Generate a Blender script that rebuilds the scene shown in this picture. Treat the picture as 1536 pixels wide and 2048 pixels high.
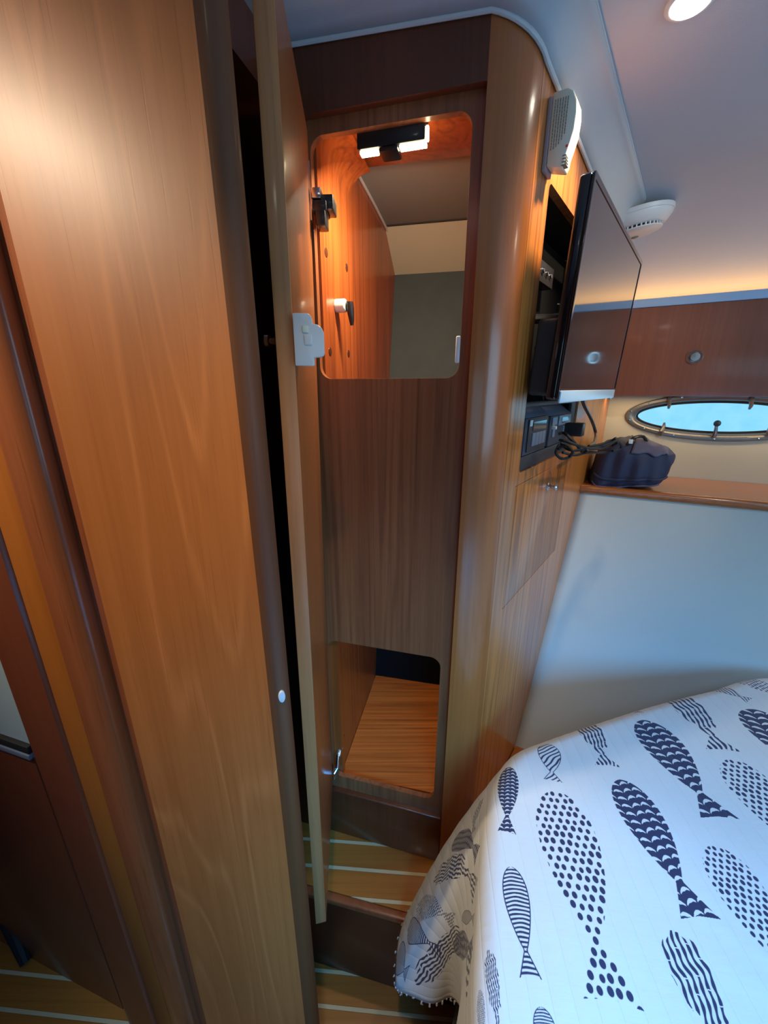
import bpy, bmesh, math, random
import numpy as np
from math import sin, cos, tan, radians, pi, atan2, degrees, sqrt
from mathutils import Vector, Matrix
from mathutils.geometry import tessellate_polygon
random.seed(4)
RNG = np.random.default_rng(7)
for o in list(bpy.data.objects):
    bpy.data.objects.remove(o)
S = bpy.context.scene
COL = S.collection
H = 1.45                      # eye height above the lower cabin sole
PITCH = radians(17.4)
F = 770.0                     # focal length in pixels of a 1536 wide frame

# ---------------------------------------------------------------- camera
cd = bpy.data.cameras.new('camera')
cam = bpy.data.objects.new('camera', cd)
COL.objects.link(cam)
S.camera = cam
cam.location = (0, 0, H)
cam.rotation_euler = (radians(90) - PITCH, 0, 0)
cd.sensor_fit = 'VERTICAL'
cd.sensor_height = 24
cd.lens = 24 * F / 2048
cd.clip_start = 0.02
cd.clip_end = 100

# ---------------------------------------------------------------- world, view, lights
W = bpy.data.worlds.new('world')
S.world = W
W.use_nodes = True
bg = W.node_tree.nodes['Background']
bg.inputs[0].default_value = (0.30, 0.66, 0.95, 1)
bg.inputs[1].default_value = 1.15
S.view_settings.view_transform = 'Standard'
S.view_settings.look = 'None'
S.view_settings.exposure = 0.15
S.view_settings.gamma = 1.0
S.view_settings.use_curve_mapping = False


def lamp(name, kind, loc, energy, color, size=0.1, size_y=None, aim=None, spot=None, blend=0.6, spread=None):
    d = bpy.data.lights.new(name, kind)
    d.energy = energy
    d.color = color
    if kind == 'AREA':
        d.size = size
        if size_y:
            d.shape = 'RECTANGLE'
            d.size_y = size_y
        if spread:
            d.spread = radians(spread)
    else:
        d.shadow_soft_size = size
    if kind == 'SPOT':
        d.spot_size = radians(spot or 120)
        d.spot_blend = blend
    o = bpy.data.objects.new(name, d)
    COL.objects.link(o)
    o.location = (loc[0], loc[1], loc[2] + H)
    if aim is not None:
        v = Vector(aim) - Vector(loc)
        o.rotation_euler = v.to_track_quat('-Z', 'Y').to_euler()
    return o


def FCP(a, o, z):
    return (0.866 + 0.897 * a - 0.4415 * o, 1.55 - 0.4415 * a - 0.897 * o, z)


DAY = (0.05, 0.40, 1.0)
WARM = (1.0, 0.80, 0.55)
# assumed daylight: unseen window behind the camera and unbuilt hatch over the berth
lamp('assumed_aft_daylight', 'AREA', (0.30, -0.60, -0.12), 6.2, DAY, 0.60, 0.36, aim=(0.28, 0.16, -0.80), spread=80)  # assumed blue window light from behind the camera, unseen
lamp('assumed_hatch_fill', 'AREA', (1.05, 0.0, 0.49), 1.8, (0.30, 0.62, 1.0), 0.55, 0.55, aim=(1.02, 0.5, -0.8), spread=95)  # assumed overhead blue fill; no hatch is built in the ceiling
lamp('underlocker_fill', 'AREA', FCP(0.55, 0.085, -0.020), 1.1, (1.0, 0.72, 0.38), 1.2, 0.02).rotation_euler = (0, 0, atan2(-0.4415, 0.897))  # added warm fill for the shelf and cream wall, unseen
lamp('ambient_fill_aft', 'AREA', (1.45, -0.60, 0.0), 5.4, (0.38, 0.68, 1.0), 1.1, 0.7, aim=(0.9, 1.0, 0.25))  # added bluish ambient fill, mainly for the ceiling
# LED strip behind the locker cornice, washing the headliner
lamp('cornice_led', 'AREA', (1.36, 1.24, 0.285), 0.75, (1.0, 0.50, 0.15), 1.3, 0.03, aim=None)
_cl = bpy.data.objects['cornice_led']
_cl.rotation_euler = (radians(180), 0, atan2(-0.4415, 0.897))


# ---------------------------------------------------------------- geometry helpers
def ray(x, y):
    """direction (camera-levelled axes) of a pixel of the 1536 x 2048 frame"""
    f = Vector((0, cos(PITCH), -sin(PITCH)))
    u = Vector((0, sin(PITCH), cos(PITCH)))
    return f * F + Vector((1, 0, 0)) * (x - 768) - u * (y - 1024)


def hit(x, y, p, n):
    d = ray(x, y)
    return d * (Vector(p).dot(Vector(n)) / d.dot(Vector(n)))


def hit_z(x, y, z):
    return hit(x, y, (0, 0, z), (0, 0, 1))


class Fr:
    """upright frame: a runs along the wall, o towards the room, z up"""
    def __init__(s, x, y, dx, dy, side=1):
        l = sqrt(dx * dx + dy * dy)
        s.p = Vector((x, y, 0))
        s.d = Vector((dx / l, dy / l, 0))
        s.n = Vector((s.d.y, -s.d.x, 0)) * side

    def P(s, a, o, z):
        v = s.p + s.d * a + s.n * o
        return Vector((v.x, v.y, z))

    def px(s, x, y, o=0):
        """(a, z) of a pixel on the plane at offset o"""
        h = hit(x, y, s.p + s.n * o, s.n)
        return (h - s.p).dot(s.d), h.z


FA = Fr(0, 0.72, 0.967, -0.254)          # closet front
FB = Fr(0.194, 0.669, 0.610, 0.792)      # closet side facing the berth
FC = Fr(0.866, 1.55, 0.897, -0.4415)     # hull side
FE = Fr(-0.14, 0.39, 0.967, -0.254)      # partition beside the camera


class MB:
    def __init__(s):
        s.v = []
        s.f = []
        s.uv = None

    def add(s, vs, fs):
        k = len(s.v)
        s.v += [Vector(v) for v in vs]
        s.f += [tuple(i + k for i in f) for f in fs]
        return s

    def hexa(s, pts):
        """8 points: bottom ring 4, top ring 4"""
        return s.add(pts, [(3, 2, 1, 0), (4, 5, 6, 7), (0, 1, 5, 4), (1, 2, 6, 5), (2, 3, 7, 6), (3, 0, 4, 7)])

    def box(s, fr, a0, a1, o0, o1, z0, z1):
        P = fr.P
        return s.hexa([P(a0, o1, z0), P(a1, o1, z0), P(a1, o0, z0), P(a0, o0, z0),
                       P(a0, o1, z1), P(a1, o1, z1), P(a1, o0, z1), P(a0, o0, z1)])

    def wbox(s, x0, x1, y0, y1, z0, z1):
        return s.hexa([(x0, y0, z0), (x1, y0, z0), (x1, y1, z0), (x0, y1, z0),
                       (x0, y0, z1), (x1, y0, z1), (x1, y1, z1), (x0, y1, z1)])

    def plate(s, M, outer, holes, o0, o1):
        """flat plate with holes; M(a, o, z) -> point; front at o0, back at o1"""
        loops = [outer] + list(holes)
        flat = [p for l in loops for p in l]
        tris = tessellate_polygon([[Vector((p[0], p[1], 0)) for p in l] for l in loops])
        n = len(flat)
        vs = [M(p[0], o0, p[1]) for p in flat] + [M(p[0], o1, p[1]) for p in flat]
        fs = [tuple(t) for t in tris] + [tuple(n + i for i in reversed(t)) for t in tris]
        k = 0
        for l in loops:
            m = len(l)
            for i in range(m):
                j = (i + 1) % m
                fs.append((k + i, k + j, n + k + j, n + k + i))
            k += m
        return s.add(vs, fs)

    def prism(s, poly, z0, z1):
        """plan polygon extruded upright"""
        n = len(poly)
        vs = [Vector((p[0], p[1], z0)) for p in poly] + [Vector((p[0], p[1], z1)) for p in poly]
        fs = [tuple(reversed(range(n))), tuple(range(n, 2 * n))]
        fs += [(i, (i + 1) % n, n + (i + 1) % n, n + i) for i in range(n)]
        return s.add(vs, fs)

    def tube(s, pts, r, n=10, cap=True):
        pts = [Vector(p) for p in pts]
        rs = r if isinstance(r, (list, tuple)) else [r] * len(pts)
        k = len(s.v)
        up = None
        for i, p in enumerate(pts):
            t = (pts[min(i + 1, len(pts) - 1)] - pts[max(i - 1, 0)]).normalized()
            if up is None:
                up = t.orthogonal().normalized()
            up = (up - t * up.dot(t)).normalized()
            w = t.cross(up)
            for j in range(n):
                a = 2 * pi * j / n
                s.v.append(p + (up * cos(a) + w * sin(a)) * rs[i])
        for i in range(len(pts) - 1):
            for j in range(n):
                s.f.append((k + i * n + j, k + i * n + (j + 1) % n, k + (i + 1) * n + (j + 1) % n, k + (i + 1) * n + j))
        if cap:
            s.f.append(tuple(k + j for j in reversed(range(n))))
            e = k + (len(pts) - 1) * n
            s.f.append(tuple(e + j for j in range(n)))
        return s

    def lathe(s, prof, c, ax, n=28):
        """prof: (radius, height along ax)"""
        ax = Vector(ax).normalized()
        u = ax.orthogonal().normalized()
        w = ax.cross(u)
        c = Vector(c)
        k = len(s.v)
        for r, h in prof:
            for j in range(n):
                a = 2 * pi * j / n
                s.v.append(c + ax * h + (u * cos(a) + w * sin(a)) * max(r, 1e-5))
        m = len(prof)
        for i in range(m - 1):
            for j in range(n):
                s.f.append((k + i * n + j, k + i * n + (j + 1) % n, k + (i + 1) * n + (j + 1) % n, k + (i + 1) * n + j))
        s.f.append(tuple(k + j for j in reversed(range(n))))
        s.f.append(tuple(k + (m - 1) * n + j for j in range(n)))
        return s

    def grid(s, fn, nu, nv, closed=False):
        k = len(s.v)
        for i in range(nu + 1):
            for j in range(nv + 1):
                s.v.append(Vector(fn(i / nu, j / nv)))
        for i in range(nu):
            for j in range(nv):
                a = k + i * (nv + 1) + j
                s.f.append((a, a + 1, a + nv + 2, a + nv + 1))
        return s

    def build(s, name, mat, parent=None, bevel=0, seg=2, smooth=True, origin=None, angle=35):
        if parent is not None:
            org = parent['_org'] if '_org' in parent else (0, 0, 0)
            org = Vector(org)
        elif origin is not None:
            org = Vector(origin)
        else:
            xs = [v.x for v in s.v]
            ys = [v.y for v in s.v]
            org = Vector(((min(xs) + max(xs)) / 2, (min(ys) + max(ys)) / 2, min(v.z for v in s.v)))
        me = bpy.data.meshes.new(name)
        bm = bmesh.new()
        bv = [bm.verts.new(v - org) for v in s.v]
        uvl = bm.loops.layers.uv.new('UVMap') if s.uv is not None else None
        for f in s.f:
            try:
                fc = bm.faces.new([bv[i] for i in f])
            except ValueError:
                continue
            if uvl:
                for l, i in zip(fc.loops, f):
                    l[uvl].uv = s.uv[i]
        bmesh.ops.recalc_face_normals(bm, faces=bm.faces)
        if bevel:
            bmesh.ops.dissolve_limit(bm, angle_limit=radians(1), verts=bm.verts, edges=bm.edges)
            ed = [e for e in bm.edges if len(e.link_faces) == 2 and e.calc_face_angle(0) > radians(30)]
            bmesh.ops.bevel(bm, geom=ed, offset=bevel, segments=seg, profile=0.5, affect='EDGES', clamp_overlap=True)
        for fc in bm.faces:
            fc.smooth = smooth
        if smooth:
            for e in bm.edges:
                if len(e.link_faces) == 2 and e.calc_face_angle(0) > radians(angle):
                    e.smooth = False
        bm.to_mesh(me)
        bm.free()
        o = bpy.data.objects.new(name, me)
        COL.objects.link(o)
        me.materials.append(mat)
        if parent is not None:
            o.parent = parent
        else:
            o.location = org + Vector((0, 0, H))
        o['_org'] = tuple(org)
        return o


def thing(name, label, cat, loc, group=None):
    o = bpy.data.objects.new(name, None)
    o.empty_display_size = 0.05
    COL.objects.link(o)
    o.location = Vector(loc) + Vector((0, 0, H))
    o['_org'] = tuple(loc)
    o['label'] = label
    o['category'] = cat
    if group:
        o['group'] = group
    return o


def struct_root(name, loc=(0, 0, 0)):
    o = bpy.data.objects.new(name, None)
    o.empty_display_size = 0.05
    COL.objects.link(o)
    o.location = Vector(loc) + Vector((0, 0, H))
    o['_org'] = tuple(loc)
    o['kind'] = 'structure'
    return o


def tag(o, label, cat, group=None, kind=None):
    o['label'] = label
    o['category'] = cat
    if group:
        o['group'] = group
    if kind:
        o['kind'] = kind
    return o


def struct(o, label=None):
    o['kind'] = 'structure'
    if label:
        o['label'] = label
        o['category'] = 'interior'
    return o


def rr(a0, a1, z0, z1, r, n=8):
    """rounded rectangle; r = radius or (bl, br, tr, tl)"""
    if not isinstance(r, tuple):
        r = (r, r, r, r)
    out = []
    for (cx, cz, rad, st) in ((a0 + r[0], z0 + r[0], r[0], 180), (a1 - r[1], z0 + r[1], r[1], 270),
                              (a1 - r[2], z1 - r[2], r[2], 0), (a0 + r[3], z1 - r[3], r[3], 90)):
        if rad <= 1e-6:
            out.append((cx, cz))
            continue
        for k in range(n + 1):
            t = radians(st + 90 * k / n)
            out.append((cx + rad * cos(t), cz + rad * sin(t)))
    return out


def clip_poly(poly, nx, ny, c):
    """keep nx*x+ny*y <= c"""
    out = []
    for i in range(len(poly)):
        p, q = poly[i], poly[(i + 1) % len(poly)]
        dp, dq = nx * p[0] + ny * p[1] - c, nx * q[0] + ny * q[1] - c
        if dp <= 0:
            out.append(p)
        if dp * dq < 0:
            t = dp / (dp - dq)
            out.append((p[0] + (q[0] - p[0]) * t, p[1] + (q[1] - p[1]) * t))
    return out


# ---------------------------------------------------------------- materials
def new_mat(name):
    m = bpy.data.materials.new(name)
    m.use_nodes = True
    nt = m.node_tree
    return m, nt, nt.nodes['Principled BSDF']


def plain(name, col, rough=0.5, metal=0.0, coat=0.0, bump=0.0, bscale=200, var=0.0, vscale=8, spec=0.5):
    m, nt, b = new_mat(name)
    b.inputs['Base Color'].default_value = (*col, 1)
    b.inputs['Roughness'].default_value = rough
    b.inputs['Metallic'].default_value = metal
    b.inputs['Coat Weight'].default_value = coat
    b.inputs['Coat Roughness'].default_value = 0.08
    b.inputs['Specular IOR Level'].default_value = spec
    geo = nt.nodes.new('ShaderNodeNewGeometry')
    if bump:
        n = nt.nodes.new('ShaderNodeTexNoise')
        n.inputs['Scale'].default_value = bscale
        n.inputs['Detail'].default_value = 3
        nt.links.new(geo.outputs['Position'], n.inputs['Vector'])
        bp = nt.nodes.new('ShaderNodeBump')
        bp.inputs['Strength'].default_value = bump
        bp.inputs['Distance'].default_value = 0.002
        nt.links.new(n.outputs[0], bp.inputs['Height'])
        nt.links.new(bp.outputs[0], b.inputs['Normal'])
    n = nt.nodes.new('ShaderNodeTexNoise')
    n.inputs['Scale'].default_value = vscale
    nt.links.new(geo.outputs['Position'], n.inputs['Vector'])
    mx = nt.nodes.new('ShaderNodeMix')
    mx.data_type = 'RGBA'
    mx.inputs['A'].default_value = (*[c * (1 - var) for c in col], 1)
    mx.inputs['B'].default_value = (*[min(1, c * (1 + var)) for c in col], 1)
    nt.links.new(n.outputs[0], mx.inputs['Factor'])
    nt.links.new(mx.outputs['Result'], b.inputs['Base Color'])
    return m


def wood(name, dark, light, line=(0.1, 0.04, 0.015), rot=(0, 0, 0), freq=1.0, cath=0.0, streak=0.5, rough=0.35, coat=0.35,
         lines=0.4, coat_rough=0.12, pore=0.25, lightline=0.0):
    """varnished teak: the grain runs along the z axis of the rotated world position"""
    m, nt, b = new_mat(name)
    dark, light, line = [(c[0] * 1.10, c[1] * 0.86, c[2] * 0.64) for c in (dark, light, line)]
    N, L = nt.nodes, nt.links
    geo = N.new('ShaderNodeNewGeometry')
    mp = N.new('ShaderNodeMapping')
    mp.vector_type = 'POINT'
    mp.inputs['Rotation'].default_value = rot
    L.new(geo.outputs['Position'], mp.inputs['Vector'])

    def noise(sx, sz, detail=3, rough_=0.55, dist=0.0):
        sc = N.new('ShaderNodeVectorMath')
        sc.operation = 'MULTIPLY'
        sc.inputs[1].default_value = (sx * freq, sx * freq, sz * freq)
        L.new(mp.outputs[0], sc.inputs[0])
        n = N.new('ShaderNodeTexNoise')
        n.inputs['Scale'].default_value = 1
        n.inputs['Detail'].default_value = detail
        n.inputs['Roughness'].default_value = rough_
        n.inputs['Distortion'].default_value = dist
        L.new(sc.outputs[0], n.inputs['Vector'])
        return n.outputs[0]

    def math_(op, a, b_=None, c=None, clamp=False):
        n = N.new('ShaderNodeMath')
        n.operation = op
        n.use_clamp = clamp
        for i, x in enumerate((a, b_, c)):
            if x is None:
                continue
            if isinstance(x, (int, float)):
                n.inputs[i].default_value = x
            else:
                L.new(x, n.inputs[i])
        return n.outputs[0]

    def mix(fac, A, B, mode='MIX'):
        n = N.new('ShaderNodeMix')
        n.data_type = 'RGBA'
        n.blend_type = mode
        if isinstance(fac, (int, float)):
            n.inputs['Factor'].default_value = fac
        else:
            L.new(fac, n.inputs['Factor'])
        for k, x in (('A', A), ('B', B)):
            if isinstance(x, tuple):
                n.inputs[k].default_value = (*x, 1)
            else:
                L.new(x, n.inputs[k])
        return n.outputs['Result']

    broad = noise(9, 0.5, 3)
    fine = noise(150, 2.2, 4, 0.6)
    col = mix(math_('MULTIPLY_ADD', broad, 1.9, -0.45, True), dark, light)
    fs = math_('MULTIPLY_ADD', fine, 3.2, -1.25, True)
    col = mix(math_('MULTIPLY', fs, streak), col, mix(0.5, dark, line))
    # growth-ring lines: contours of a slow noise stretched along the grain
    ring = noise(7, 0.75, 1.5, 0.35, 0.15) if cath else noise(16, 0.35, 1.5, 0.4, 0.1)
    w = math_('SINE', math_('MULTIPLY', ring, 80 if cath else 62))
    w = math_('POWER', math_('MULTIPLY_ADD', w, 0.5, 0.5, True), 7 if cath else 3.2)
    jit = math_('MULTIPLY_ADD', noise(60, 6, 3), 1.8, -0.35, True)
    w = math_('MULTIPLY', w, jit)
    col = mix(math_('MULTIPLY', w, lines), col, line)
    if lightline:
        w2 = math_('SINE', math_('MULTIPLY_ADD', ring, 80 if cath else 62, 1.1))
        w2 = math_('POWER', math_('MULTIPLY_ADD', w2, 0.5, 0.5, True), 14)
        col = mix(math_('MULTIPLY', math_('MULTIPLY', w2, jit), lightline), col, tuple(min(1, c * 1.5 + .03) for c in light))
    po = noise(420, 9, 2, 0.5)
    ps = math_('MULTIPLY_ADD', po, 6, -3.6, True)
    col = mix(math_('MULTIPLY', ps, pore), col, line)
    L.new(col, b.inputs['Base Color'])
    b.inputs['Roughness'].default_value = rough
    b.inputs['Coat Weight'].default_value = coat
    b.inputs['Coat Roughness'].default_value = coat_rough
    bp = N.new('ShaderNodeBump')
    bp.inputs['Strength'].default_value = 0.12
    bp.inputs['Distance'].default_value = 0.0006
    L.new(math_('MULTIPLY_ADD', ps, -1.0, fine), bp.inputs['Height'])
    L.new(bp.outputs[0], b.inputs['Normal'])
    return m


def emis(name, col, st):
    m, nt, b = new_mat(name)
    b.inputs['Base Color'].default_value = (*col, 1)
    b.inputs['Emission Color'].default_value = (*col, 1)
    b.inputs['Emission Strength'].default_value = st
    return m


M = {}
M['partition'] = wood('teak_partition', (0.36, 0.135, 0.036), (0.52, 0.225, 0.075), (0.20, 0.065, 0.02), freq=0.9, cath=1, streak=0.28,
                      rough=0.50, coat=0.22, lines=0.16, coat_rough=0.36, pore=0.35, lightline=0.30)
M['nosing'] = wood('teak_nosing', (0.12, 0.046, 0.015), (0.165, 0.068, 0.023), (0.06, 0.02, 0.008), streak=0.4, rough=0.55, coat=0.05, lines=0.2)
M['trim'] = wood('teak_trim', (0.24, 0.082, 0.035), (0.37, 0.145, 0.07), (0.09, 0.027, 0.012), streak=0.35, rough=0.32, coat=0.4, lines=0.3, pore=0.5)
M['trim_orange'] = wood('teak_trim_orange', (0.34, 0.125, 0.022), (0.42, 0.17, 0.035), (0.2, 0.06, 0.015), streak=0.25, rough=0.45, coat=0.1, lines=0.15)
M['plum'] = wood('dark_teak_panel', (0.16, 0.052, 0.032), (0.21, 0.074, 0.044), (0.10, 0.03, 0.017), streak=0.25, rough=0.35, coat=0.3, lines=0.12)
M['side'] = wood('teak_side_panel', (0.52, 0.19, 0.045), (0.74, 0.33, 0.085), (0.17, 0.045, 0.011), streak=0.45, rough=0.3, coat=0.5,
                 lines=0.85, coat_rough=0.16)
M['pillar'] = wood('teak_corner_pillar', (0.36, 0.125, 0.036), (0.50, 0.195, 0.058), (0.17, 0.045, 0.013), streak=0.35, rough=0.28, coat=0.6, lines=0.18,
                   coat_rough=0.14)
M['front'] = wood('teak_front_shaded', (0.10, 0.030, 0.013), (0.145, 0.048, 0.021), (0.05, 0.014, 0.007), streak=0.5, rough=0.35, coat=0.3, lines=0.25)  # shade on the top rail is darkened into this wood colour
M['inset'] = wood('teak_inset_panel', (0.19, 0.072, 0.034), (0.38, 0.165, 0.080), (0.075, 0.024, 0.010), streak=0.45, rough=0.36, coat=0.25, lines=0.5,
                  coat_rough=0.2)
M['lipping'] = wood('pale_teak_lipping', (0.44, 0.22, 0.10), (0.56, 0.30, 0.14), (0.2, 0.08, 0.03), streak=0.4, rough=0.45, coat=0.2, lines=0.3)
M['door'] = wood('teak_open_door', (0.29, 0.112, 0.034), (0.40, 0.165, 0.055), (0.14, 0.046, 0.015), streak=0.45, rough=0.4, coat=0.25, lines=0.3)
M['inner'] = wood('teak_closet_lining', (0.27, 0.070, 0.018), (0.55, 0.175, 0.045), (0.11, 0.024, 0.007), streak=0.55, rough=0.35, coat=0.3, lines=0.7, freq=0.8)
M['innerfloor'] = wood('teak_closet_floor', (0.40, 0.125, 0.026), (0.66, 0.26, 0.06), (0.13, 0.036, 0.009), rot=(0, radians(90), 0), streak=0.6,
                       rough=0.4, coat=0.2, lines=0.6, freq=1.3)
M['locker'] = wood('teak_locker_front', (0.27, 0.115, 0.085), (0.38, 0.175, 0.125), (0.14, 0.055, 0.035), streak=0.3, rough=0.34, coat=0.35, lines=0.2)
M['shelfwood'] = wood('teak_shelf', (0.36, 0.125, 0.028), (0.50, 0.20, 0.05), (0.18, 0.06, 0.015), rot=(0, radians(90), 0), streak=0.3, rough=0.25, coat=0.6,
                      lines=0.3)
M['riser'] = wood('dark_teak_riser', (0.055, 0.020, 0.011), (0.075, 0.027, 0.014), (0.03, 0.01, 0.006), streak=0.3, rough=0.4, coat=0.2, lines=0.2)
M['plank'] = wood('teak_sole', (0.38, 0.17, 0.035), (0.50, 0.24, 0.055), (0.24, 0.09, 0.02), rot=(0, radians(90), 0), streak=0.4, rough=0.35, coat=0.3,
                  lines=0.3)
M['holly'] = plain('holly_strip', (0.72, 0.56, 0.30), 0.4, coat=0.2, var=0.08, vscale=30)
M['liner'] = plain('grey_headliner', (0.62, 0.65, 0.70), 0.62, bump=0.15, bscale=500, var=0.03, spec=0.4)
M['cove'] = plain('grey_cove_moulding', (0.50, 0.54, 0.58), 0.45, bump=0.1, bscale=400, var=0.03)
M['piping'] = plain('white_piping', (0.62, 0.63, 0.64), 0.5, bump=0.3, bscale=900)
M['cream'] = plain('cream_vinyl', (0.62, 0.57, 0.42), 0.6, bump=0.15, bscale=600, var=0.02)
M['hull'] = plain('pale_hull_liner', (0.56, 0.58, 0.54), 0.6, bump=0.06, bscale=60, var=0.03, vscale=3)
M['cornice'] = plain('cornice_window_sheen', (0.50, 0.72, 0.98), 0.35, metal=0.0, var=0.03)  # blue of the reflected window is put into the base colour
M['grey_in'] = plain('grey_closet_carpet', (0.060, 0.075, 0.078), 0.85, bump=0.4, bscale=900, var=0.15, vscale=20)
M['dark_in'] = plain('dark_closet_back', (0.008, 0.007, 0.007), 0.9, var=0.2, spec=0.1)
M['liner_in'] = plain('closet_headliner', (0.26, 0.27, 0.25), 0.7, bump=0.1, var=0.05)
M['black'] = plain('black_plastic', (0.012, 0.012, 0.013), 0.35, var=0.1, coat=0.2)
M['gloss'] = plain('gloss_black', (0.006, 0.007, 0.010), 0.10, coat=1.0, var=0.05)
M['matt'] = plain('matt_black', (0.010, 0.010, 0.011), 0.7, var=0.1)
M['housing'] = plain('dark_grey_plastic', (0.035, 0.034, 0.038), 0.45, var=0.05)
M['screen'] = plain('black_glass_screen', (0.010, 0.010, 0.011), 0.05, var=0.01, spec=0.9, coat=1.0)
M['white'] = plain('white_plastic', (0.78, 0.80, 0.80), 0.35, var=0.02)
M['ivory'] = plain('ivory_plastic', (0.86, 0.88, 0.72), 0.4, var=0.02)
M['pinkish'] = plain('mauve_backplate', (0.42, 0.32, 0.33), 0.5, var=0.03)
M['text'] = plain('grey_print', (0.22, 0.23, 0.20), 0.6)
M['red'] = plain('red_print', (0.6, 0.08, 0.06), 0.5)
M['chrome'] = plain('chrome', (0.75, 0.75, 0.76), 0.12, metal=1.0, var=0.02)
M['steel'] = plain('brushed_steel', (0.42, 0.42, 0.42), 0.28, metal=1.0, var=0.05)
M['rim'] = plain('grey_port_rim', (0.20, 0.19, 0.18), 0.32, metal=0.5, var=0.1, vscale=40)
M['dev'] = plain('slate_plastic_blue_sheen', (0.16, 0.20, 0.27), 0.35, var=0.04)  # slate plastic; the blue reflection on player tops is in this colour
M['dev2'] = plain('dark_slate_plastic', (0.045, 0.055, 0.075), 0.4, var=0.05)
M['navy'] = plain('navy_nylon', (0.022, 0.030, 0.075), 0.6, bump=0.5, bscale=700, var=0.2, vscale=14)
M['navy2'] = plain('faded_navy_nylon', (0.115, 0.105, 0.165), 0.7, bump=0.5, bscale=700, var=0.2, vscale=14)
M['cushion'] = plain('mattress_ticking', (0.6, 0.6, 0.58), 0.8, var=0.03)
M['led'] = emis('led_strip', (1.0, 0.86, 0.55), 14)
M['lens'] = emis('downlight_lens', (1.0, 0.93, 0.80), 16)
M['pane'] = plain('pale_blue_pane', (0.50, 0.66, 0.74), 0.12, coat=0.6, var=0.05, vscale=3)

# glass of the porthole
m, nt, b = new_mat('port_glass')
b.inputs['Base Color'].default_value = (0.8, 0.95, 1.0, 1)
b.inputs['Roughness'].default_value = 0.02
b.inputs['Transmission Weight'].default_value = 1.0
b.inputs['IOR'].default_value = 1.02
gn = nt.nodes.new('ShaderNodeNewGeometry')
ns = nt.nodes.new('ShaderNodeTexNoise')
ns.inputs['Scale'].default_value = 22
ns.inputs['Detail'].default_value = 5
nt.links.new(gn.outputs['Position'], ns.inputs['Vector'])
gm = nt.nodes.new('ShaderNodeMix')
gm.data_type = 'RGBA'
gm.inputs['A'].default_value = (0.50, 0.78, 0.90, 1)
gm.inputs['B'].default_value = (1.0, 1.0, 1.0, 1)
nt.links.new(ns.outputs[0], gm.inputs['Factor'])
nt.links.new(gm.outputs['Result'], b.inputs['Base Color'])
M['glass'] = m

# ================================================================ SETTING
ZC = 0.50
ZS = -1.168                       # step platform
ZF = -1.45                        # lower sole

# ---- sole: planks with holly strips
PA = radians(4)                   # strips run at az 94 deg


def q_of(x, y):
    return y * cos(PA) + x * sin(PA)


def boards(root, region, z, q0, q1, pitch=0.060, strip=0.008, ref=0.527):
    """region: convex plan polygon; boards cut to it"""
    k0 = int(math.floor((q0 - ref) / pitch)) - 1
    k1 = int(math.ceil((q1 - ref) / pitch)) + 1
    nx, ny = sin(PA), cos(PA)
    for k in range(k0, k1):
        lo = ref + k * pitch
        for a, b_, mt, nm, top in ((lo, lo + strip, 'holly', 'holly_strip', 0.0002), (lo + strip, lo + pitch, 'plank', 'plank', 0)):
            p = clip_poly(region, nx, ny, b_ - 0.0003)
            p = clip_poly(p, -nx, -ny, -(a + 0.0003)) if len(p) > 2 else []
            if len(p) < 3:
                continue
            MB().prism(p, z - 0.012, z + top).build(nm, M[mt], root, smooth=False)


fl = struct_root('floor', (0, 0, ZF))
MB().wbox(-1.35, 2.25, -0.95, 1.6, ZF - 0.04, ZF - 0.0125).build('subfloor', M['matt'], fl)
boards(fl, [(-1.35, -0.95), (2.25, -0.95), (2.25, 1.0), (-1.35, 1.0)], ZF, -1.0, 1.0)

# ---- step platform in front of the closet
st = struct_root('floor_step', (-0.05, 0.65, ZF))
e0, e1_ = Vector((-0.156, 0.614)), Vector((0.054, 0.568))
ed = (e1_ - e0).normalized()
L0, R0 = e0 - ed * 0.16, e0 + ed * 0.62
step_poly = [(L0.x, L0.y), (R0.x, R0.y), (0.50, 0.75), (0.1, 0.76), (-0.30, 0.83)]
bx = [(p[0], p[1]) for p in step_poly]
MB().prism(bx, ZF, ZS - 0.0125).build('riser', M['riser'], st, smooth=False)
nrm = Vector((ed.y, -ed.x))
inner = [((L0 - nrm * 0.014).x, (L0 - nrm * 0.014).y), ((R0 - nrm * 0.014).x, (R0 - nrm * 0.014).y)] + step_poly[2:]
boards(st, inner, ZS, 0.5, 0.9, ref=0.597)
nos = MB()
nos.hexa([(L0.x + nrm.x * 0.004, L0.y + nrm.y * 0.004, ZS - 0.016), (R0.x + nrm.x * 0.004, R0.y + nrm.y * 0.004, ZS - 0.016),
          (R0.x - nrm.x * 0.0137, R0.y - nrm.y * 0.0137, ZS - 0.016), (L0.x - nrm.x * 0.0137, L0.y - nrm.y * 0.0137, ZS - 0.016),
          (L0.x + nrm.x * 0.004, L0.y + nrm.y * 0.004, ZS + 0.001), (R0.x + nrm.x * 0.004, R0.y + nrm.y * 0.004, ZS + 0.001),
          (R0.x - nrm.x * 0.0137, R0.y - nrm.y * 0.0137, ZS + 0.001), (L0.x - nrm.x * 0.0137, L0.y - nrm.y * 0.0137, ZS + 0.001)])
nos.build('nosing', M['trim'], st, bevel=0.004, seg=3)

# ---- ceiling
ce = struct_root('ceiling', (0.5, 0.3, ZC))
# curve down to the hull behind the locker
CO0 = 0.42


def ceil_curve(u, v):
    a = -1.60 + u * 3.6
    if v < 0.5:
        t = v / 0.5 * pi / 2
        return FC.P(a, CO0 * (1 - cos(t)), 0.20 + (ZC - 0.20) * sin(t))
    return FC.P(a, CO0 + (v - 0.5) / 0.5 * 2.3, ZC)


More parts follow.
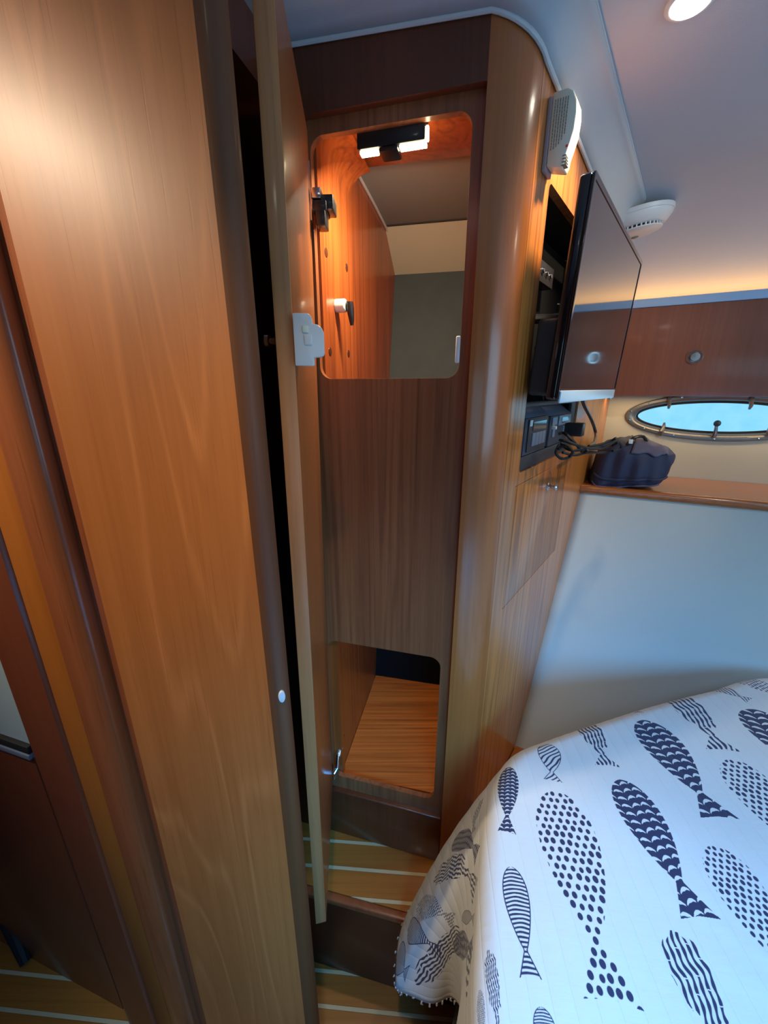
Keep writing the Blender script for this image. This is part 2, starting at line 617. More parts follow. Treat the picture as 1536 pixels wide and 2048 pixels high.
mb = MB()
mb.grid(ceil_curve, 24, 40)
co = mb.build('headliner', M['liner'], ce)
MB().plate(lambda a, o, z: Vector((a, z, o)), [(-1.35, -0.66), (2.25, -0.66), (2.25, 1.0), (-0.2, 1.2), (-1.35, 1.2)], [], ZC + 0.003, ZC + 0.02).build(
    'deck_head', M['liner'], ce, smooth=False)

# cove moulding around the closet top, with its white piping
path_in, path_out = [], []
for a in (-0.80, -0.5, -0.3, -0.15, 0.0, 0.147):
    zz = 0.481 - (a - 0.147) * 0.045
    path_in.append(FA.P(a, 0.004, zz))
    path_out.append(FA.P(a, 0.13, ZC - 0.003))
# arc around the pillar
RP = 0.081
cA = FA.P(0.147, -RP, 0)
a_s = atan2(FA.n.y, FA.n.x)
a_e = atan2(FB.n.y, FB.n.x)
if a_e < a_s:
    a_e += 2 * pi
if a_e - a_s > pi:
    a_e -= 2 * pi
for k in range(1, 9):
    t = a_s + (a_e - a_s) * k / 9
    dv = Vector((cos(t), sin(t), 0))
    f = k / 9
    zz = 0.481 + (0.449 - 0.481) * f
    p = cA + dv * (RP + 0.004)
    path_in.append(Vector((p.x, p.y, zz)))
    q = cA + dv * (RP + 0.13 * (1 - f) + 0.055 * f)
    path_out.append(Vector((q.x, q.y, ZC - 0.003)))
for tt in (0.054, 0.15, 0.3, 0.5, 0.7, 0.9, 1.15):
    path_in.append(FB.P(tt, 0.004, 0.449 - 0.055 * (tt - 0.054)))
    path_out.append(FB.P(tt, 0.055, ZC - 0.003))
cv = MB()
NJ = 6
for i, (p, q) in enumerate(zip(path_in, path_out)):
    for j in range(NJ + 1):
        f = j / NJ
        pt = p.lerp(q, f)
        pt.z = p.z + (q.z - p.z) * sin(f * pi / 2) ** 0.9
        cv.v.append(pt)
for i in range(len(path_in) - 1):
    for j in range(NJ):
        a = i * (NJ + 1) + j
        cv.f.append((a, a + 1, a + NJ + 2, a + NJ + 1))
co = cv.build('cove_moulding', M['cove'], ce)
sol = co.modifiers.new('solidify', 'SOLIDIFY')
sol.thickness = 0.005
sol.offset = 0
MB().tube([p + Vector((0, 0, -0.003)) for p in path_in], 0.0035, 8).build('piping', M['piping'], ce)
MB().tube([p + Vector((0, 0, 0.0)) for p in path_out], 0.0022, 8).build('seam_bead', M['cove'], ce)

# ---- hull side: cream upper wall, porthole opening, lower liner
def sB(o):
    """a-coordinate on the hull frame where the closet side panel meets offset o"""
    base = FC.p + FC.n * o - FB.p
    return -(base.dot(FB.n)) / (FC.d.dot(FB.n))


PC_A, PC_Z, PR_A, PR_Z = 0.350, -0.088, 0.285, 0.082
NE = 56


def ell(ka, kz, n=NE):
    return [(PC_A + ka * cos(2 * pi * k / n), PC_Z + kz * sin(2 * pi * k / n)) for k in range(n)]


wh = struct_root('wall_hull', (1.3, 1.3, -0.35))
MB().plate(FC.P, [(sB(0) - 0.005, -0.36), (1.75, -0.36), (1.75, 0.24), (sB(0) - 0.005, 0.24)], [ell(PR_A - 0.02, PR_Z - 0.014)], 0.0, -0.02).build(
    'cream_panel', M['cream'], wh, smooth=False)


def Fo(z):
    return 0.290 + 0.52 * (-0.335 - z)


lw = MB()
na, nz = 30, 30


def crease(a):
    return -0.90 + 0.40 * (a + 0.12)


def hull_pt(u, v):
    z = -0.330 + (ZF - -0.330) * v
    o = Fo(z)
    a_l = sB(o) - 0.004
    a = a_l + (1.75 - a_l) * u
    d = max(0.0, crease(a) - z)
    o += d * 0.10
    return FC.P(a, o, z)


lw.grid(hull_pt, 60, 110)
co = lw.build('lower_liner', M['hull'], wh, angle=60)
sol = co.modifiers.new('solidify', 'SOLIDIFY')
sol.thickness = 0.012

# ---- porthole
wn = struct_root('window_1', FC.P(PC_A, 0, PC_Z))
rim = MB()


def rim_pt(u, v):
    th = 2 * pi * u
    # cross-section from the inner glass edge to the outer flange
    prof = [(-0.040, -0.022), (-0.034, -0.004), (-0.026, 0.006), (-0.016, 0.010), (-0.004, 0.009), (0.000, 0.004), (0.000, 0.0002)]
    k = v * (len(prof) - 1)
    i = min(int(k), len(prof) - 2)
    f = k - i
    dr = prof[i][0] * (1 - f) + prof[i + 1][0] * f
    o = prof[i][1] * (1 - f) + prof[i + 1][1] * f
    return FC.P(PC_A + (PR_A + dr) * cos(th), o, PC_Z + (PR_Z + dr * 0.75) * sin(th))


rim.grid(rim_pt, 96, 12)
rim.build('port_rim', M['rim'], wn)
g = MB()
pts = [FC.P(a, -0.014, z) for a, z in ell(PR_A - 0.036, PR_Z - 0.026)]
pts2 = [FC.P(a, -0.018, z) for a, z in ell(PR_A - 0.036, PR_Z - 0.026)]
n = len(pts)
g.add(pts + pts2, [tuple(range(n)), tuple(range(2 * n - 1, n - 1, -1))] + [(i, (i + 1) % n, n + (i + 1) % n, n + i) for i in range(n)])
g.build('glass_pane', M['glass'], wn, smooth=False)
gas = MB().tube([FC.P(PC_A + (PR_A - 0.041) * cos(t), -0.010, PC_Z + (PR_Z - 0.030) * sin(t)) for t in [2 * pi * k / 72 for k in range(73)]], 0.0035, 8)
gas.build('rubber_seal', M['matt'], wn)
for k in range(14):                                    # screws
    th = 2 * pi * (k + 0.5) / 14
    c = FC.P(PC_A + (PR_A - 0.010) * cos(th), 0.0095, PC_Z + (PR_Z - 0.0075) * sin(th))
    MB().lathe([(0.0035, 0), (0.003, 0.0012), (0.0008, 0.0014)], c, FC.n, 10).build('screw', M['chrome'], wn)
for (x, y, up) in ((1337, 800, -1), (1500, 800, -1), (1322, 862, 1), (1536, 858, 1)):
    a, z = FC.px(x, y)
    dz = 0.030 * up
    MB().tube([FC.P(a, 0.012, z - dz * 0.5), FC.P(a, 0.016, z), FC.P(a + 0.004, 0.010, z + dz * 0.6), FC.P(a + 0.006, -0.004, z + dz * 0.95)],
              [0.006, 0.007, 0.006, 0.004], 10).build('clamp_dog', M['rim'], wn)
a, z = FC.px(1426, 870)
MB().tube([FC.P(a, 0.012, z - 0.004), FC.P(a, 0.020, z + 0.012), FC.P(a - 0.002, 0.020, z + 0.034)], [0.008, 0.006, 0.005], 10).build('latch_stem', M['steel'], wn)
MB().lathe([(0.003, -0.004), (0.010, -0.003), (0.011, 0.0), (0.010, 0.003), (0.003, 0.004)], FC.P(a - 0.002, 0.024, z + 0.042), FC.n, 16).build(
    'latch_knob', M['black'], wn)

# ---- walls that close the cabin out of view
w_ = struct(MB().wbox(2.20, 2.25, -0.95, 1.3, ZF, ZC).build('wall_starboard', M['hull']))
w_ = struct(MB().plate(lambda a, o, z: Vector((a, o, z)), [(-1.35, ZF), (2.25, ZF), (2.25, ZC), (-1.35, ZC)],
                       [rr(-0.02, 0.62, -0.32, 0.08, 0.05), rr(0.9, 2.0, -0.36, 0.36, 0.03)], -0.61, -0.66).build('wall_aft', M['locker'], smooth=False))  # both openings are assumed, cut for the unseen aft daylight and fill
w_ = struct(MB().wbox(-1.35, -1.30, -0.95, 1.2, ZF, ZC).build('wall_port', M['plum']))
w_ = struct(MB().box(FA, -1.30, -0.165, -0.02, 0.0, ZF, ZC).build('wall_front', M['riser'], smooth=False))

# ================================================================ LEFT: partition, door casing, pane
pt = struct_root('wall_partition', FE.P(-0.12, 0, ZF))
MB().box(FE, -0.2415, -0.004, -0.034, 0.0, ZF, ZC).build('face_panel', M['partition'], pt)
prof = []
for k in range(15):
    t = pi / 2 - pi * k / 14 * 1.0
    v = FE.P(-0.0045 + 0.017 * cos(t), -0.017 + 0.017 * sin(t), 0)
    prof.append((v.x, v.y))
prof.append(tuple(FE.P(-0.012, -0.034, 0).xy))
prof.append(tuple(FE.P(-0.0039, -0.017, 0).xy))
MB().prism(prof, ZF, ZC).build('nosing', M['nosing'], pt, angle=50)
# pale oval plug in the nosing
c = hit(563, 1391, Vector((-0.1245, 0.397, 0)), (0.45, -0.89, 0))
mb = MB()
pl = Fr(c.x, c.y, 0.89, 0.45)
mb.plate(pl.P, [(0.0042 * cos(t), c.z + 0.0085 * sin(t)) for t in [2 * pi * k / 24 for k in range(24)]], [], 0.0035, -0.006)
o = mb.build('oval_plug', M['white'], pt, bevel=0.001)
o['label'] = 'small pale oval plug'


def le(s, o=0.0):
    return FE.P(-s, o, 0)


# casing boards, in plan
tr = struct(MB().prism([tuple(le(0.2425, -0.006).xy), tuple(le(0.2425, -0.034).xy), tuple(le(0.300, -0.034).xy), tuple(le(0.286, -0.020).xy),
                        tuple(le(0.262, -0.017).xy)], ZF, ZC).build('trim_1', M['trim'], angle=20))
pr = []
for k in range(13):
    t = pi * k / 12
    pr.append(tuple(le(0.321 + 0.033 * cos(t), -0.010 + 0.014 * sin(t)).xy))
pr += [tuple(le(0.354 - 0.066, -0.010 - 0.0).xy)][:0]
pr = [tuple(le(0.288, -0.034).xy)] + pr[::-1] + [tuple(le(0.354, -0.034).xy)]
pr = [tuple(le(0.288, -0.034).xy), tuple(le(0.354, -0.034).xy)] + [tuple(le(0.321 + 0.033 * cos(pi * k / 12), -0.010 + 0.014 * sin(pi * k / 12)).xy) for k in range(13)]
struct(MB().prism(pr, ZF, ZC).build('trim_2', M['trim'], angle=40))
struct(MB().box(FE, -0.402, -0.3545, -0.034, -0.006, ZF, ZC).build('trim_3', M['trim_orange'], bevel=0.001))
pr = [tuple(le(0.4025, -0.034).xy), tuple(le(0.4025, -0.004).xy), tuple(le(0.405, 0.0).xy)] + \
     [tuple(le(0.484 + 0.009 * cos(pi / 2 - pi / 2 * k / 6), -0.009 + 0.009 * sin(pi / 2 - pi / 2 * k / 6)).xy) for k in range(7)] + [tuple(le(0.493, -0.034).xy)]
struct(MB().prism(pr, ZF, ZC).build('trim_4', M['plum'], angle=40))
# panel and pane beyond the casing
FD = Fr(-0.929, 0.622, 0.9593, -0.2823)
wl = struct_root('wall_companion', FD.P(0, 0, ZF))
MB().box(FD, -0.42, 0.30, -0.02, 0.0, ZF, -0.640).build('lower_panel', M['plum'], wl, smooth=False)
win = struct_root('window_2', FD.P(0, 0, -0.62))
MB().box(FD, -0.42, 0.30, -0.012, -0.004, -0.612, ZC).build('pane', M['pane'], win, smooth=False)
MB().box(FD, -0.42, 0.30, -0.01, 0.004, -0.628, -0.612).build('seal_rail', M['matt'], win, bevel=0.001)
MB().box(FD, -0.42, 0.30, -0.01, 0.006, -0.640, -0.629).build('sill_rail', M['dev'], win, bevel=0.001)
# dark curved kick strip at the foot of the panel
kp = [hit_z(x, y, z) for x, y, z in ((-60, 1690, -1.22), (-14, 1765, -1.30), (18, 1840, -1.36), (52, 1925, -1.435))]
mb = MB().tube(kp, [0.022, 0.022, 0.019, 0.012], 10)
struct(mb.build('trim_5', M['matt']), 'dark rubber strip curving down to the cabin sole by the glazed partition')
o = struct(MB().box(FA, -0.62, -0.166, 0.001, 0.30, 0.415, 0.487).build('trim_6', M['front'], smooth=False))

# ================================================================ CLOSET
cl = thing('closet', 'tall narrow teak closet with two rounded openings and its door swung open', 'closet', (0.10, 0.80, ZS))
# face frame: top rail and base rail in the front plane
SL, SR = -0.162, 0.147
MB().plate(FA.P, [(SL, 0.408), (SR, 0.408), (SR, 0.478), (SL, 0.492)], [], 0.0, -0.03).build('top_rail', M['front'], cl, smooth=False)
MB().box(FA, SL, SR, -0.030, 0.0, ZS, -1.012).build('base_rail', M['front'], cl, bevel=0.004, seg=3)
RO = -0.013                                            # the inset panel lies a little back
up = rr(-0.126, 0.129, 0.022, 0.387, 0.022)
lo = rr(-0.142, 0.124, -0.972, -0.553, 0.024)
MB().plate(FA.P, [(SL, -1.02), (SR + 0.003, -1.02), (SR + 0.003, 0.42), (SL, 0.42)], [up, lo], RO, RO - 0.012).build(
    'opening_panel', M['inset'], cl, bevel=0.0012, seg=2, smooth=False)
# dark stiles beside and above the openings (between panel and pillar)
# corner pillar
pp = [tuple(FA.P(SR + 0.0005, -0.035, 0).xy), tuple(FA.P(SR + 0.0005, -0.003, 0).xy)]
for k in range(17):
    t = a_s + (a_e - a_s) * k / 16
    v = cA + Vector((cos(t), sin(t), 0)) * RP
    pp.append((v.x, v.y))
pp.append(tuple(FB.P(0.0545, -0.02, 0).xy))
MB().prism(pp, ZS - 0.02, 0.485).build('corner_pillar', M['pillar'], cl, angle=40)
# side panel with the television niche and the lift-up flap
nt0, nt1, nz0, nz1 = 0.134, 0.585, -0.160, 0.333
pd0, pd1, pz0, pz1 = 0.118, 0.553, -0.470, -0.185
MB().plate(FB.P, [(0.0555, ZF), (1.16, ZF), (1.16, 0.41), (0.0555, 0.462)], [rr(nt0, nt1, nz0, nz1, 0.012, 5), rr(pd0, pd1, pz0, pz1, 0.003, 2)], 0.0, -0.015).build(
    'side_panel', M['side'], cl, smooth=False)
MB().plate(FB.P, rr(pd0 + 0.0014, pd1 - 0.0014, pz0 + 0.0014, pz1 - 0.0014, 0.003, 2), [], 0.0, -0.015).build('flap', M['side'], cl, bevel=0.0005)
flap = bpy.data.objects['flap']
c = FB.P(0.369, 0.0, -0.232)
MB().lathe([(0.011, 0.0), (0.011, 0.002), (0.0065, 0.004), (0.0045, 0.010), (0.0050, 0.014), (0.0085, 0.017), (0.0090, 0.021), (0.006, 0.024)], c, FB.n, 22).build(
    'knob', M['chrome'], flap)
# niche box
nb_ = MB()
D = -0.085
nb_.box(FB, nt0 - 0.004, nt1 + 0.004, D - 0.006, D, nz0 - 0.004, nz1 + 0.004)
nb_.box(FB, nt0 - 0.006, nt0 - 0.001, D, -0.0152, nz0, nz1)
nb_.box(FB, nt1 + 0.001, nt1 + 0.006, D, -0.0152, nz0, nz1)
nb_.box(FB, nt0 - 0.004, nt1 + 0.004, D, -0.0152, nz1 + 0.001, nz1 + 0.006)
nb_.box(FB, nt0 - 0.004, nt1 + 0.004, D, -0.0152, nz0 - 0.006, nz0 - 0.001)
nb_.build('niche_lining', M['matt'], cl, smooth=False)
# black bezel round the lower half of the niche
bz = MB()
bz.plate(FB.P, rr(nt0, nt1, nz0, -0.020, 0.002, 2), [rr(nt0 + 0.014, nt1 - 0.060, nz0 + 0.030, -0.030, 0.003, 2)], -0.004, -0.012)
bz.build('niche_bezel', M['housing'], cl, bevel=0.001)
# closet interior
Lp = Vector((-0.134, 0.775, 0))
Ld = Vector((sin(radians(12.7)), cos(radians(12.7)), 0))
FL = Fr(-0.116, 0.780, Ld.x, Ld.y)                     # left lining, n towards the inside
ia = [( 0.0, -1.0), (0.40, -1.0), (0.71, 0.05), (0.70, 0.372), (0.665, 0.425), (0.545, 0.457), (0.0, 0.457)]
MB().plate(FL.P, ia, [], 0.0, -0.012).build('inner_side', M['inner'], cl, smooth=False)
MB().box(FA, -0.170, -0.1215, -0.045, -0.0265, -1.0, 0.43).build('inner_stile', M['inner'], cl, smooth=False)
# white piping on the top edge of the lining
pip = [FL.P(0.21, 0.003, 0.455), FL.P(0.40, 0.003, 0.455), FL.P(0.54, 0.003, 0.452), FL.P(0.62, 0.003, 0.435), FL.P(0.675, 0.003, 0.405), FL.P(0.694, 0.003, 0.370)]
MB().tube(pip, 0.0035, 8).build('inner_piping', M['piping'], cl)
# other side
MB().add([(0.186, 0.715, -1.0), (0.330, 1.47, -1.0), (0.330, 1.47, 0.46), (0.186, 0.715, 0.46),
          (0.192, 0.714, -1.0), (0.336, 1.47, -1.0), (0.336, 1.47, 0.46), (0.192, 0.714, 0.46)],
         [(0, 1, 2, 3), (7, 6, 5, 4), (0, 4, 5, 1), (1, 5, 6, 2), (2, 6, 7, 3), (3, 7, 4, 0)]).build('inner_side', M['inner'], cl, smooth=False)


def FLq(a, dx, z):
    """point dx to the right of the lining, following the closet's width direction"""
    p = FL.P(a, 0, z)
    return Vector((p.x + dx * 0.978, p.y - dx * 0.2079, z))


def slab(name, quad, th, mat):
    q = [Vector(v) for v in quad]
    nn = (q[1] - q[0]).cross(q[3] - q[0]).normalized() * th
    return MB().hexa(q + [v + nn for v in q]).build(name, mat, cl, smooth=False)


slab('inner_floor', [FLq(0.0, 0.001, -0.985), FLq(0.0, 0.28, -0.985), FLq(0.40, 0.30, -0.985), FLq(0.40, 0.001, -0.985)], -0.012, M['innerfloor'])
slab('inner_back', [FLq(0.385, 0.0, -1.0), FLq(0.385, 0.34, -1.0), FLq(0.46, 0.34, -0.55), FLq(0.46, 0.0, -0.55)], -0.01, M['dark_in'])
slab('inner_back', [FLq(0.46, 0.0, -0.55), FLq(0.46, 0.34, -0.55), FLq(0.693, 0.34, 0.369), FLq(0.693, 0.0, 0.369)], -0.01, M['grey_in'])
slab('inner_cove', [FLq(0.693, 0.0, 0.369), FLq(0.693, 0.34, 0.369), FLq(0.538, 0.34, 0.455), FLq(0.538, 0.0, 0.455)], -0.01, M['cream'])
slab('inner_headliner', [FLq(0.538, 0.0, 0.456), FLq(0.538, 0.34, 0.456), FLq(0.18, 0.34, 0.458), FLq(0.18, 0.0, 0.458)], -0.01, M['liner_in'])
MB().tube([FLq(0.538, 0.0, 0.4545), FLq(0.538, 0.33, 0.4545)], 0.0022, 6).build('seam', M['matt'], cl)
# wooden soffit over the opening with a rounded back edge
sf = MB()
sf.hexa([FLq(0.002, -0.001, 0.430), FLq(0.002, 0.28, 0.430), FLq(0.205, 0.30, 0.440), FLq(0.205, -0.001, 0.440),
         FLq(0.002, -0.001, 0.470), FLq(0.002, 0.28, 0.470), FLq(0.205, 0.30, 0.470), FLq(0.205, -0.001, 0.470)])
sf.build('soffit', M['inner'], cl, bevel=0.003)
# curved filler between lining and soffit
fp = []
for k in range(8):
    t = pi / 2 * k / 7
    fp.append((0.0 + 0.045 * (1 - sin(t)), 0.431 - 0.045 * (1 - cos(t))))
cf = MB()
poly = [(0.0, 0.431)] + fp
n = len(poly)
vs = [FLq(0.001, a, z) for a, z in poly] + [FLq(0.20, a, z) for a, z in poly]
cf.add(vs, [tuple(range(n)), tuple(range(2 * n - 1, n - 1, -1))] + [(i, (i + 1) % n, n + (i + 1) % n, n + i) for i in range(n)])
cf.build('corner_fillet', M['inner'], cl)
# screw plugs on the lining
for (x, y) in ((693, 535), (652, 505), (697, 707), (660, 703), (643, 552)):
    a, z = FL.px(x, y)
    MB().lathe([(0.0075, 0.0), (0.0075, 0.0010), (0.005, 0.0014)], FL.P(a, 0.0, z), FL.n, 16).build('screw_plug', M['riser'], cl)
# white catch on the edge of the upper opening
o = MB().box(FA, 0.1215, 0.1288, RO - 0.010, RO + 0.0035, 0.046, 0.088).build('magnet_catch', M['white'], cl, bevel=0.0018, seg=3)
o['label'] = 'white magnetic catch'


# ---- the open door (a part of the closet)
def dpt(k, side, z):
    """k 0 near edge .. 1 hinge edge; side 0 inner face, 1 outer face"""
    near_in = -0.103 + 0.0092 * z
    hin_in = -0.123 + 0.0112 * z
    x = near_in * (1 - k) + hin_in * k
    y = 0.477 * (1 - k) + 0.748 * k
    return Vector((x - 0.0195 * side, y - 0.004 * side * (1 - k), z))


zd0, zd1 = -0.98, 0.387
dm = MB().hexa([dpt(0, 0, zd0), dpt(1, 0, zd0), dpt(1, 1, zd0), dpt(0, 1, zd0), dpt(0, 0, zd1), dpt(1, 0, zd1), dpt(1, 1, zd1), dpt(0, 1, zd1)])
door = dm.build('door', M['door'], cl, bevel=0.0025, seg=3)
door['label'] = 'closet door standing open towards the viewer'
lp_ = MB().hexa([dpt(-0.012, 0, zd0 + .001), dpt(0.0005, 0, zd0 + .001), dpt(0.0005, 1, zd0 + .001), dpt(-0.012, 1, zd0 + .001),
                 dpt(-0.012, 0, zd1 - .001), dpt(0.0005, 0, zd1 - .001), dpt(0.0005, 1, zd1 - .001), dpt(-0.012, 1, zd1 - .001)]).build(
    'edge_lipping', M['lipping'], door, bevel=0.001)
lp_['label'] = 'paler solid wood lipping on the door edge'
# chrome button knob on the outer face
kc = hit(546, 681, dpt(0.05, 1, 0.05), (1, 0.25, 0))
kc = dpt(0.06, 1, 0.056)
ax = Vector((-1, 0, 0))
MB().lathe([(0.0085, -0.001), (0.0085, 0.002), (0.005, 0.004), (0.0045, 0.008), (0.0075, 0.011), (0.0078, 0.015), (0.005, 0.017)], kc, ax, 20).build('knob', M['chrome'], door)
# white plastic child latch at the near edge
lat = [(310, 460), (520, 460), (560, 490), (582, 545), (590, 610), (660, 622), (715, 665), (745, 730), (757, 1030), (740, 1062), (700, 1078), (612, 1086),
       (620, 1185), (605, 1202), (352, 1195)]
pts = []
FX = Fr(0, 0.466, 1, 0)
for x, y in lat:
    h = hit(540 + x / 6.982, 560 + y / 6.982, (0, 0.466, 0), (0, 1, 0))
    pts.append((h.x, h.z))
mb = MB().plate(FX.P, pts, [], 0.0, -0.006)
o = mb.build('latch_plate', M['white'], door, bevel=0.0012, seg=2)
o['label'] = 'white plastic latch plate'
body = [(max(p[0], -0.0995), p[1]) for p in pts]
zz0, zz1 = min(p[1] for p in pts) + 0.002, max(p[1] for p in pts) - 0.002
MB().box(FX, -0.1005, -0.086, -0.040, -0.0065, zz0, zz1).build('latch_body', M['white'], door, bevel=0.0015)
h0 = hit(540 + 485 / 6.98, 560 + 905 / 6.98, (0, 0.4655, 0), (0, 1, 0))
h1 = hit(540 + 575 / 6.98, 560 + 765 / 6.98, (0, 0.4655, 0), (0, 1, 0))
MB().box(FX, h0.x, h1.x, 0.0, 0.0012, h0.z, h1.z).build('latch_button', M['white'], door, bevel=0.0003)
h0 = hit(540 + 455 / 6.98, 560 + 735 / 6.98, (0, 0.4655, 0), (0, 1, 0))
h1 = hit(540 + 530 / 6.98, 560 + 640 / 6.98, (0, 0.4655, 0), (0, 1, 0))
MB().box(FX, h0.x, h1.x, 0.0, 0.0015, h0.z, h1.z).build('latch_insert', M['ivory'], door, bevel=0.0006)
# upper black hinge with chrome leaf
hx = MB()
a0 = dpt(0.90, 0, 0.30)
zt, zb = 0.340, 0.262
hx.hexa([dpt(0.93, 0, zb) + Vector((0.0, 0, 0)), dpt(0.985, 0, zb), dpt(0.985, 0, zb) + Vector((0.003, 0, 0)), dpt(0.93, 0, zb) + Vector((0.003, 0, 0)),
         dpt(0.93, 0, zt), dpt(0.985, 0, zt), dpt(0.985, 0, zt) + Vector((0.003, 0, 0)), dpt(0.93, 0, zt) + Vector((0.003, 0, 0))])
hx.build('hinge_leaf', M['chrome'], door)
bx0 = dpt(0.93, 0, 0.3)
FH = Fr(bx0.x, bx0.y, 1, -0.05)
MB().box(FH, 0.003, 0.018, -0.030, 0.0, 0.292, 0.306).build('hinge_plate', M['chrome'], door, bevel=0.001)
hb = MB()
hb.box(FH, 0.003, 0.026, -0.040, -0.004, 0.276, 0.291)
hb.box(FH, 0.014, 0.036, -0.048, -0.010, 0.281, 0.301)
hb.box(FH, 0.008, 0.024, -0.034, -0.002, 0.256, 0.277)
hb.build('hinge_arm', M['black'], door, bevel=0.002)
# lower chrome hinge
bx0 = dpt(0.97, 0, -0.9)
FH = Fr(bx0.x, bx0.y, 0.6, 0.8)
hb = MB()
hb.box(FH, 0.000, 0.012, -0.004, 0.004, -0.955, -0.925)
hb.build('hinge_leaf', M['chrome'], door, bevel=0.001)
hb = MB()
hb.tube([bx0 + Vector((0.004, 0.000, -0.035)), bx0 + Vector((0.012, 0.012, -0.028)), bx0 + Vector((0.013, 0.030, -0.008))], 0.005, 8)
hb.tube([bx0 + Vector((0.013, 0.028, -0.010)), bx0 + Vector((0.020, 0.075, 0.012))], 0.0075, 8)
hb.tube([bx0 + Vector((0.006, 0.045, 0.000)), bx0 + Vector((0.024, 0.045, 0.000))], 0.004, 8)
hb.tube([bx0 + Vector((0.008, 0.062, 0.010)), bx0 + Vector((0.026, 0.062, 0.010))], 0.003, 8)
hb.build('hinge_arm', M['chrome'], door, bevel=0.0008)

# ---- turn-catch with black lever on the closet lining
a, z = FL.px(672, 612)
tc = thing('turn_catch', 'black lever catch on a white round spacer inside the closet', 'catch', FL.P(a, 0, z))
MB().lathe([(0.012, 0.0003), (0.0125, 0.003), (0.0125, 0.019), (0.011, 0.021)], FL.P(a, 0, z), FL.n, 24).build('spacer', M['ivory'], tc)
MB().tube([FL.P(a, 0.022, z), FL.P(a + 0.002, 0.027, z)], 0.008, 14).build('pivot', M['black'], tc)
MB().tube([FL.P(a - 0.001, 0.029, z + 0.006), FL.P(a + 0.0, 0.030, z - 0.006), FL.P(a + 0.004, 0.031, z - 0.026), FL.P(a + 0.005, 0.031, z - 0.036)],
          [0.007, 0.008, 0.0055, 0.0035], 12).build('lever', M['black'], tc)

# ---- closet light
FG = Fr(0, 0.742, 0.967, -0.254)
lt = thing('closet_light', 'black battery light bar with bright strips under the closet top', 'light', FG.P(0.01, -0.02, 0.43))
hs = MB()
hs.box(FG, -0.046, 0.064, -0.030, -0.003, 0.366, 0.429)
hs.build('housing', M['black'], lt, bevel=0.003)
hs = MB()
hs.box(FG, -0.010, 0.022, -0.034, -0.001, 0.358, 0.3655)
hs.build('sensor_cap', M['black'], lt, bevel=0.004)
MB().box(FG, -0.041, -0.0115, -0.016, -0.004, 0.3605, 0.3655).build('led_strip', M['led'], lt, bevel=0.001)
MB().box(FG, 0.0235, 0.0655, -0.016, -0.004, 0.3605, 0.3655).build('led_strip', M['led'], lt, bevel=0.001)
MB().box(FG, 0.0645, 0.0685, -0.012, -0.004, 0.3660, 0.384).build('led_strip', M['led'], lt, bevel=0.001)
lc = FG.P(0.01, -0.035, 0.350)
lamp('closet_lamp', 'AREA', lc, 3.1, (1.0, 0.84, 0.62), 0.10, 0.03, aim=lc + Vector((0.0, 0.55, -1.0)))
lamp('closet_lamp_up', 'AREA', FG.P(0.01, -0.045, 0.385), 0.22, (1.0, 0.72, 0.42), 0.09, 0.02, aim=FG.P(-0.02, -0.2, 0.40))

# ================================================================ HULL SIDE FURNITURE
# overhead locker with cornice
lk = thing('overhead_locker', 'brown teak overhead locker above the oval porthole, with window reflection coloured into its cornice', 'cabinet', FC.P(0.5, 0.06, -0.015))
a0 = sB(0.12) + 0.001
o = MB().box(FC, a0, 1.70, 0.102, 0.12, -0.016, 0.264)
o.build('front_panel', M['locker'], lk, bevel=0.002)
MB().box(FC, sB(0.05), 1.70, 0.0005, 0.1015, -0.016, -0.002).build('bottom_panel', M['locker'], lk)
MB().box(FC, a0, 1.70, 0.095, 0.123, 0.2645, 0.290).build('cornice', M['cornice'], lk, bevel=0.002)
ka, kz = FC.px(1389, 714, 0.12)
c = FC.P(ka, 0.1202, kz)
MB().lathe([(0.0230, 0), (0.0230, 0.002), (0.0205, 0.0055), (0.0160, 0.0055), (0.0150, 0.002)], c, FC.n, 32).build('lock_ring', M['chrome'], lk)
MB().lathe([(0.0140, 0.0005), (0.0140, 0.010), (0.0125, 0.012), (0.002, 0.0125)], c, FC.n, 28).build('push_button', M['steel'], lk)

# shelf
sh = thing('berth_shelf', 'long varnished teak shelf under the porthole along the hull side', 'shelf', FC.P(0.5, 0.15, -0.34))
pr = [(0.002, -0.340), (0.002, -0.310), (0.292, -0.310)]
for k in range(7):
    t = pi / 2 - pi * k / 6
    pr.append((0.293 + 0.013 * cos(t), -0.3245 + 0.0145 * sin(t)))
pr += [(0.292, -0.340)]
n = len(pr)
mb = MB()
vs = [FC.P(sB(o_) + 0.001, o_, z_) for o_, z_ in pr] + [FC.P(1.70, o_, z_) for o_, z_ in pr]
mb.add(vs, [tuple(range(n)), tuple(range(2 * n - 1, n - 1, -1))] + [(i, (i + 1) % n, n + (i + 1) % n, n + i) for i in range(n)])
mb.build('shelf_board', M['shelfwood'], sh, angle=40)

# ================================================================ TELEVISION
az_, ti_, ro_ = 0.673, 0.039, 0.006
rt = Vector((sin(az_), cos(az_), 0))
nn = Vector((cos(az_), -sin(az_), 0))
zz = Vector((0, 0, 1))
n2 = nn * cos(ti_) - zz * sin(ti_)
u2 = zz * cos(ti_) + nn * sin(ti_)
TR = rt * cos(ro_) + u2 * sin(ro_)
TU = u2 * cos(ro_) - rt * sin(ro_)
TP = Vector((0.304, 0.703, -0.015))


def T(a, o, z):
    return TP + TR * a + TU * z + n2 * o


